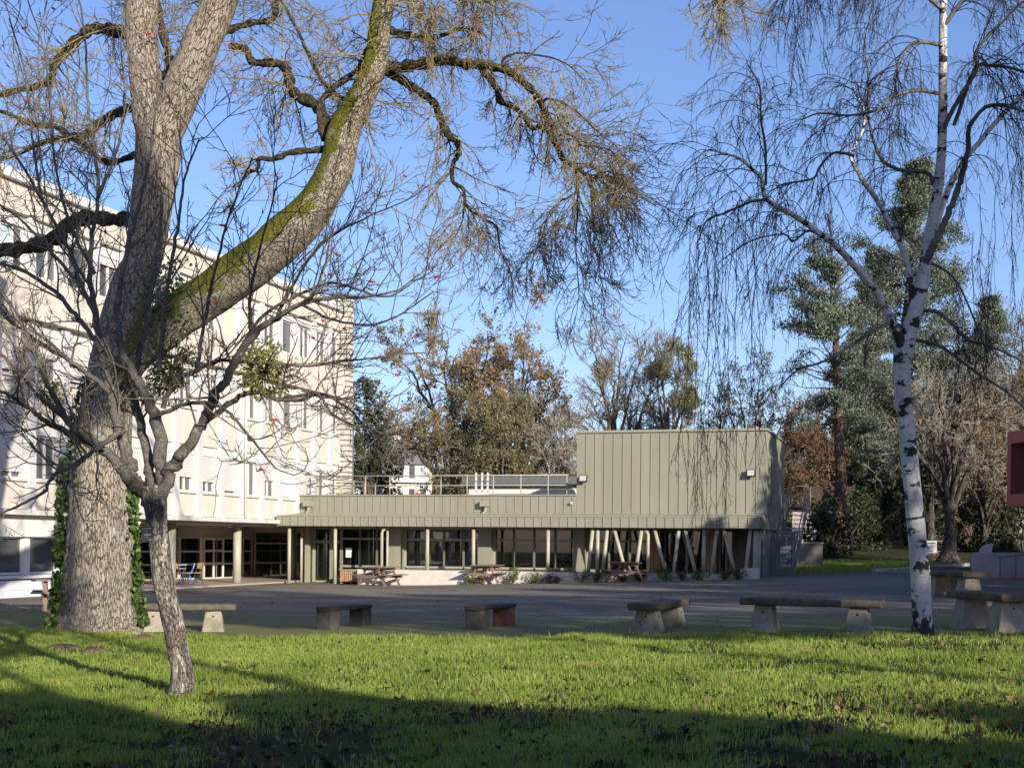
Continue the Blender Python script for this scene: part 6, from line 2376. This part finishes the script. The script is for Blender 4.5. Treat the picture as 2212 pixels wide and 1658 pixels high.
# ------------------------------------------------------------------ grass, leaves on the ground
r = np.random.default_rng(91)
NB = 560000
y = r.uniform(8.0, 27.5, NB)
x = r.uniform(-1, 1, NB) * (.405 * y + .9)
le = lawn_edge(x, y)
bare = vnoise(x * .55 + 20, y * .55 + 20, 21) * .6 + vnoise(x * 1.7 + 20, y * 1.7, 22) * .4
near = sstep((14.2 - y) / 3.0)
pr = 1 - near * sstep((bare - .36) / .16) * .97
rgt = sstep((x - 3.0) / 3) * sstep((y - 16) / 3)
pr *= 1 - .9 * rgt * sstep((bare - .42) / .15)
pr *= 1 - .7 * sstep((vnoise(x * 1.1 + 5, y * 2.0 + 5, 27) - .70) / .12)
clump = vnoise(x * 5, y * 5, 23)
pr *= .45 + .55 * sstep((clump - .25) / .3)
k = (le < 0) & (r.uniform(0, 1, NB) < pr)
# nothing grows inside trunks
for o_, rad in ((ORG, .72), (RORG, .16), (BORG, .2)):
    k &= np.hypot(x - o_[0], y - o_[1]) > rad
x, y, clump = x[k], y[k], clump[k]
n = len(x)
z = lawn_z(x, y)
edge = np.exp(lawn_edge(x, y) / .5)
h = r.uniform(.028, .075, n) * (.75 + .6 * clump) * (1 + .7 * edge)
tall = r.uniform(0, 1, n) > .985
h[tall] *= 1.7
w = r.uniform(.0018, .0036, n) * (.6 + y / 16)
az = r.uniform(0, 2 * PI, n)
side = np.stack([np.cos(az), np.sin(az), np.zeros(n)], -1) * w[:, None]
ln = r.uniform(0, 2 * PI, n)
lean = np.stack([np.cos(ln), np.sin(ln), np.zeros(n)], -1) * (h * r.uniform(.1, .75, n))[:, None]
b = np.stack([x, y, z - .008], -1)
mid = b + lean * .35 + np.stack([np.zeros(n), np.zeros(n), h * .6], -1)
tip = b + lean + np.stack([np.zeros(n), np.zeros(n), h], -1)
V = np.stack([b - side, b + side, mid + side * .8, mid - side * .8, tip], 1).reshape(-1, 3)
i = np.arange(n) * 5
Q = np.stack([i, i + 1, i + 2, i + 3], -1)
T3 = np.stack([i + 3, i + 2, i + 4], -1)
tone = np.clip(.18 + .55 * vnoise(x * 1.1, y * 1.1, 24) + r.normal(0, .14, n), 0, 1)
tone[r.uniform(0, 1, n) > .975] = 1.0
gr = link('grass', np_mesh('grass', V, Q, T3, attrs={'rnd': np.repeat(tone, 5)}, smooth=False), M['grass'])
gr['kind'] = 'stuff'; gr['label'] = 'short bright green grass of the lawn'; gr['category'] = 'grass'

# grass verge on the right, weeds
n = 26000
x = r.uniform(11.0, 19.5, n); y = r.uniform(57.0, 66, n)
k = (y > 56.6) & ((x - 14.4) * 1.02 < (y - 56.3) * 1.0) & (vnoise(x * 1.2, y * 1.2, 31) > .2)
x, y = x[k], y[k]; n = len(x)
h = r.uniform(.08, .22, n)
az = r.uniform(0, 2 * PI, n)
side = np.stack([np.cos(az), np.sin(az), np.zeros(n)], -1) * .018
b = np.stack([x, y, gz(x, y) - .07], -1)
tip = b + np.stack([r.normal(0, .05, n), r.normal(0, .05, n), h + .04], -1)
V = np.stack([b - side, b + side, tip], 1).reshape(-1, 3)
i = np.arange(n) * 3
vg = link('verge_grass', np_mesh('verge_grass', V, None, np.stack([i, i + 1, i + 2], -1), attrs={'rnd': np.repeat(r.uniform(0, .8, n), 3)}, smooth=False), M['grass'])
vg['kind'] = 'stuff'; vg['label'] = 'rough grass on the verge beside the stair'; vg['category'] = 'grass'


# fallen leaves: litter as one carpet, the big ones singly
def flat_leaves(x, y, z, size, r, tilt=.5):
    C = np.stack([x, y, z], -1)
    nn = np.zeros((len(x), 3)); nn[:, 2] = 1
    return leaf_cards(C, size, r, .75, normal=nn, nb=2.0, fold=.25)


n = 13000
y = 8 + 19 * r.uniform(0, 1, n) ** 1.3
x = r.uniform(-1, 1, n) * (.40 * y + .8)
bare = vnoise(x * .55 + 20, y * .55 + 20, 21) * .6 + vnoise(x * 1.7 + 20, y * 1.7, 22) * .4
dn = .085 + sstep((14.2 - y) / 3) * (.34 + 1.6 * sstep((bare - .34) / .2)) + sstep((x - 2.0) / 4) * .20 + np.exp(-((x - BORG[0]) ** 2 + (y - BORG[1]) ** 2) / 4.5) * .9
k = (lawn_edge(x, y) < -.05) & (r.uniform(0, 1, n) < dn)
x, y = x[k], y[k]
lf = cards_obj('leaf_litter', [flat_leaves(x, y, lawn_z(x, y) + r.uniform(.008, .04, len(x)), r.uniform(.03, .10, len(x)), r)], M['litter'], None, (0, 0, 0))
lf['kind'] = 'stuff'; lf['label'] = 'scattered dark leaf litter on the lawn'; lf['category'] = 'leaf litter'

n = 900
x = r.uniform(-16, 16, n); y = r.uniform(24, 56, n)
k = (lawn_edge(x, y) > .5)
x, y = x[k], y[k]
lf = cards_obj('yard_litter', [flat_leaves(x, y, gz(x, y) + .012, r.uniform(.02, .06, len(x)), r)], M['litter'], None, (0, 0, 0))
lf['kind'] = 'stuff'; lf['label'] = 'tiny leaf crumbs strewn over the asphalt'; lf['category'] = 'leaf litter'


def big_leaf(label, u, v, size, seed, rnd):
    q = ground(u, v)
    rq = random.Random(seed)
    zz3 = float(lawn_z(q[0], q[1])) + .035
    vs, fs = [], []
    # lobed maple-like outline with a curled blade
    m = 20
    vs.append((0, 0, .0))
    for j in range(m):
        a = 2 * PI * j / m
        rad = size * (.42 + .16 * math.cos(5 * a + .4)) * rq.uniform(.85, 1.1)
        px, py = rad * math.cos(a), rad * math.sin(a)
        vs.append((px, py, .9 * size * (px / size) ** 2 * rq.uniform(.7, 1.2) + rq.uniform(0, .01)))
    for j in range(m):
        fs.append((0, 1 + j, 1 + (j + 1) % m))
    me = bpy.data.meshes.new('fallen_leaf')
    me.from_pydata(vs, [], fs)
    a_ = me.attributes.new('rnd', 'FLOAT', 'POINT')
    a_.data.foreach_set('value', [rnd] * len(vs))
    o = link('fallen_leaf', me, M['leaf_big'], None, (q[0], q[1], zz3))
    o.rotation_euler = (rq.uniform(.25, .7), rq.uniform(-.3, .3), rq.uniform(0, 6.28))
    tag(o, label, 'leaf', 'single large fallen leaves')


for k, (u, v, s_, rn, lab) in enumerate([
        (211, 704, .17, .25, 'largest crisp brown leaf, right beside the foot of the leaning rowan'), (399, 708.5, .15, .45, 'crumpled red-brown leaf on the shade line, left of mid lawn'), (226, 669, .12, .8, 'pale tan leaf upright in the grass right of the rowan'),
        (250, 691, .14, .6, 'flat brown leaf on the bright grass two steps right of the rowan'), (137, 665, .13, .2, 'red-brown leaf between ash trunk and rowan'), (471, 652, .12, .3, 'dark curled leaf near the brick-legged bench'),
        (678, 683, .17, .35, 'large dark brown leaf on the bright grass, centre right'), (593, 675, .12, .75, 'tan leaf standing up in the middle of the lawn'), (849, 681, .13, .95, 'brightest pale leaf in the grass left of the birch'),
        (866, 682, .11, .9, 'small pale leaf just right of the brightest one'), (780, 667, .12, .4, 'orange leaf in front of the long bench'), (722, 699, .11, .7, 'narrow upright tan leaf before the long bench'),
        (830, 757, .17, .9, 'pale dry leaf at the bottom edge of the lawn, right half'), (976, 732, .12, .1, 'red leaf in the shade near the lower right corner'), (559, 649, .10, .5, 'small brown leaf near the lawn edge, mid picture')]):
    big_leaf(lab, u, v, s_, 700 + k, rn)

# small mounds of bare soil
for k, (u, v, w_, lab) in enumerate([(63, 652.5, .55, 'largest bare soil patch left of the ash foot'), (93, 656, .38, 'small soil patch between the larger one and the rowan'), (143, 641, .35, 'soil patch right at the foot of the ash')]):
    q = ground(u, v)
    mb = MB()
    vs, fs = [], []
    rq = random.Random(k)
    nr, na = 5, 18
    vs.append((0, 0, .085))
    for a in range(1, nr + 1):
        f = a / nr
        for b_ in range(na):
            t_ = 2 * PI * b_ / na
            rr_ = w_ / 2 * f * (1 + .22 * math.sin(3 * t_ + k) + rq.uniform(-.08, .08))
            vs.append((rr_ * math.cos(t_) * 1.3, rr_ * math.sin(t_), .085 * (1 - f ** 2) - .02 * f + rq.uniform(-.006, .008)))
    for b_ in range(na): fs.append((0, 1 + b_, 1 + (b_ + 1) % na))
    for a in range(nr - 1):
        for b_ in range(na):
            p_, q_ = 1 + a * na + b_, 1 + a * na + (b_ + 1) % na
            fs.append((p_, p_ + na, q_ + na, q_))
    mb.add(vs, fs)
    o = mb.build('soil_mound', M['soil'], None, (q[0], q[1], float(lawn_z(q[0], q[1]))), smooth=True)
    tag(o, lab, 'soil mound', 'bare soil mounds on the lawn')
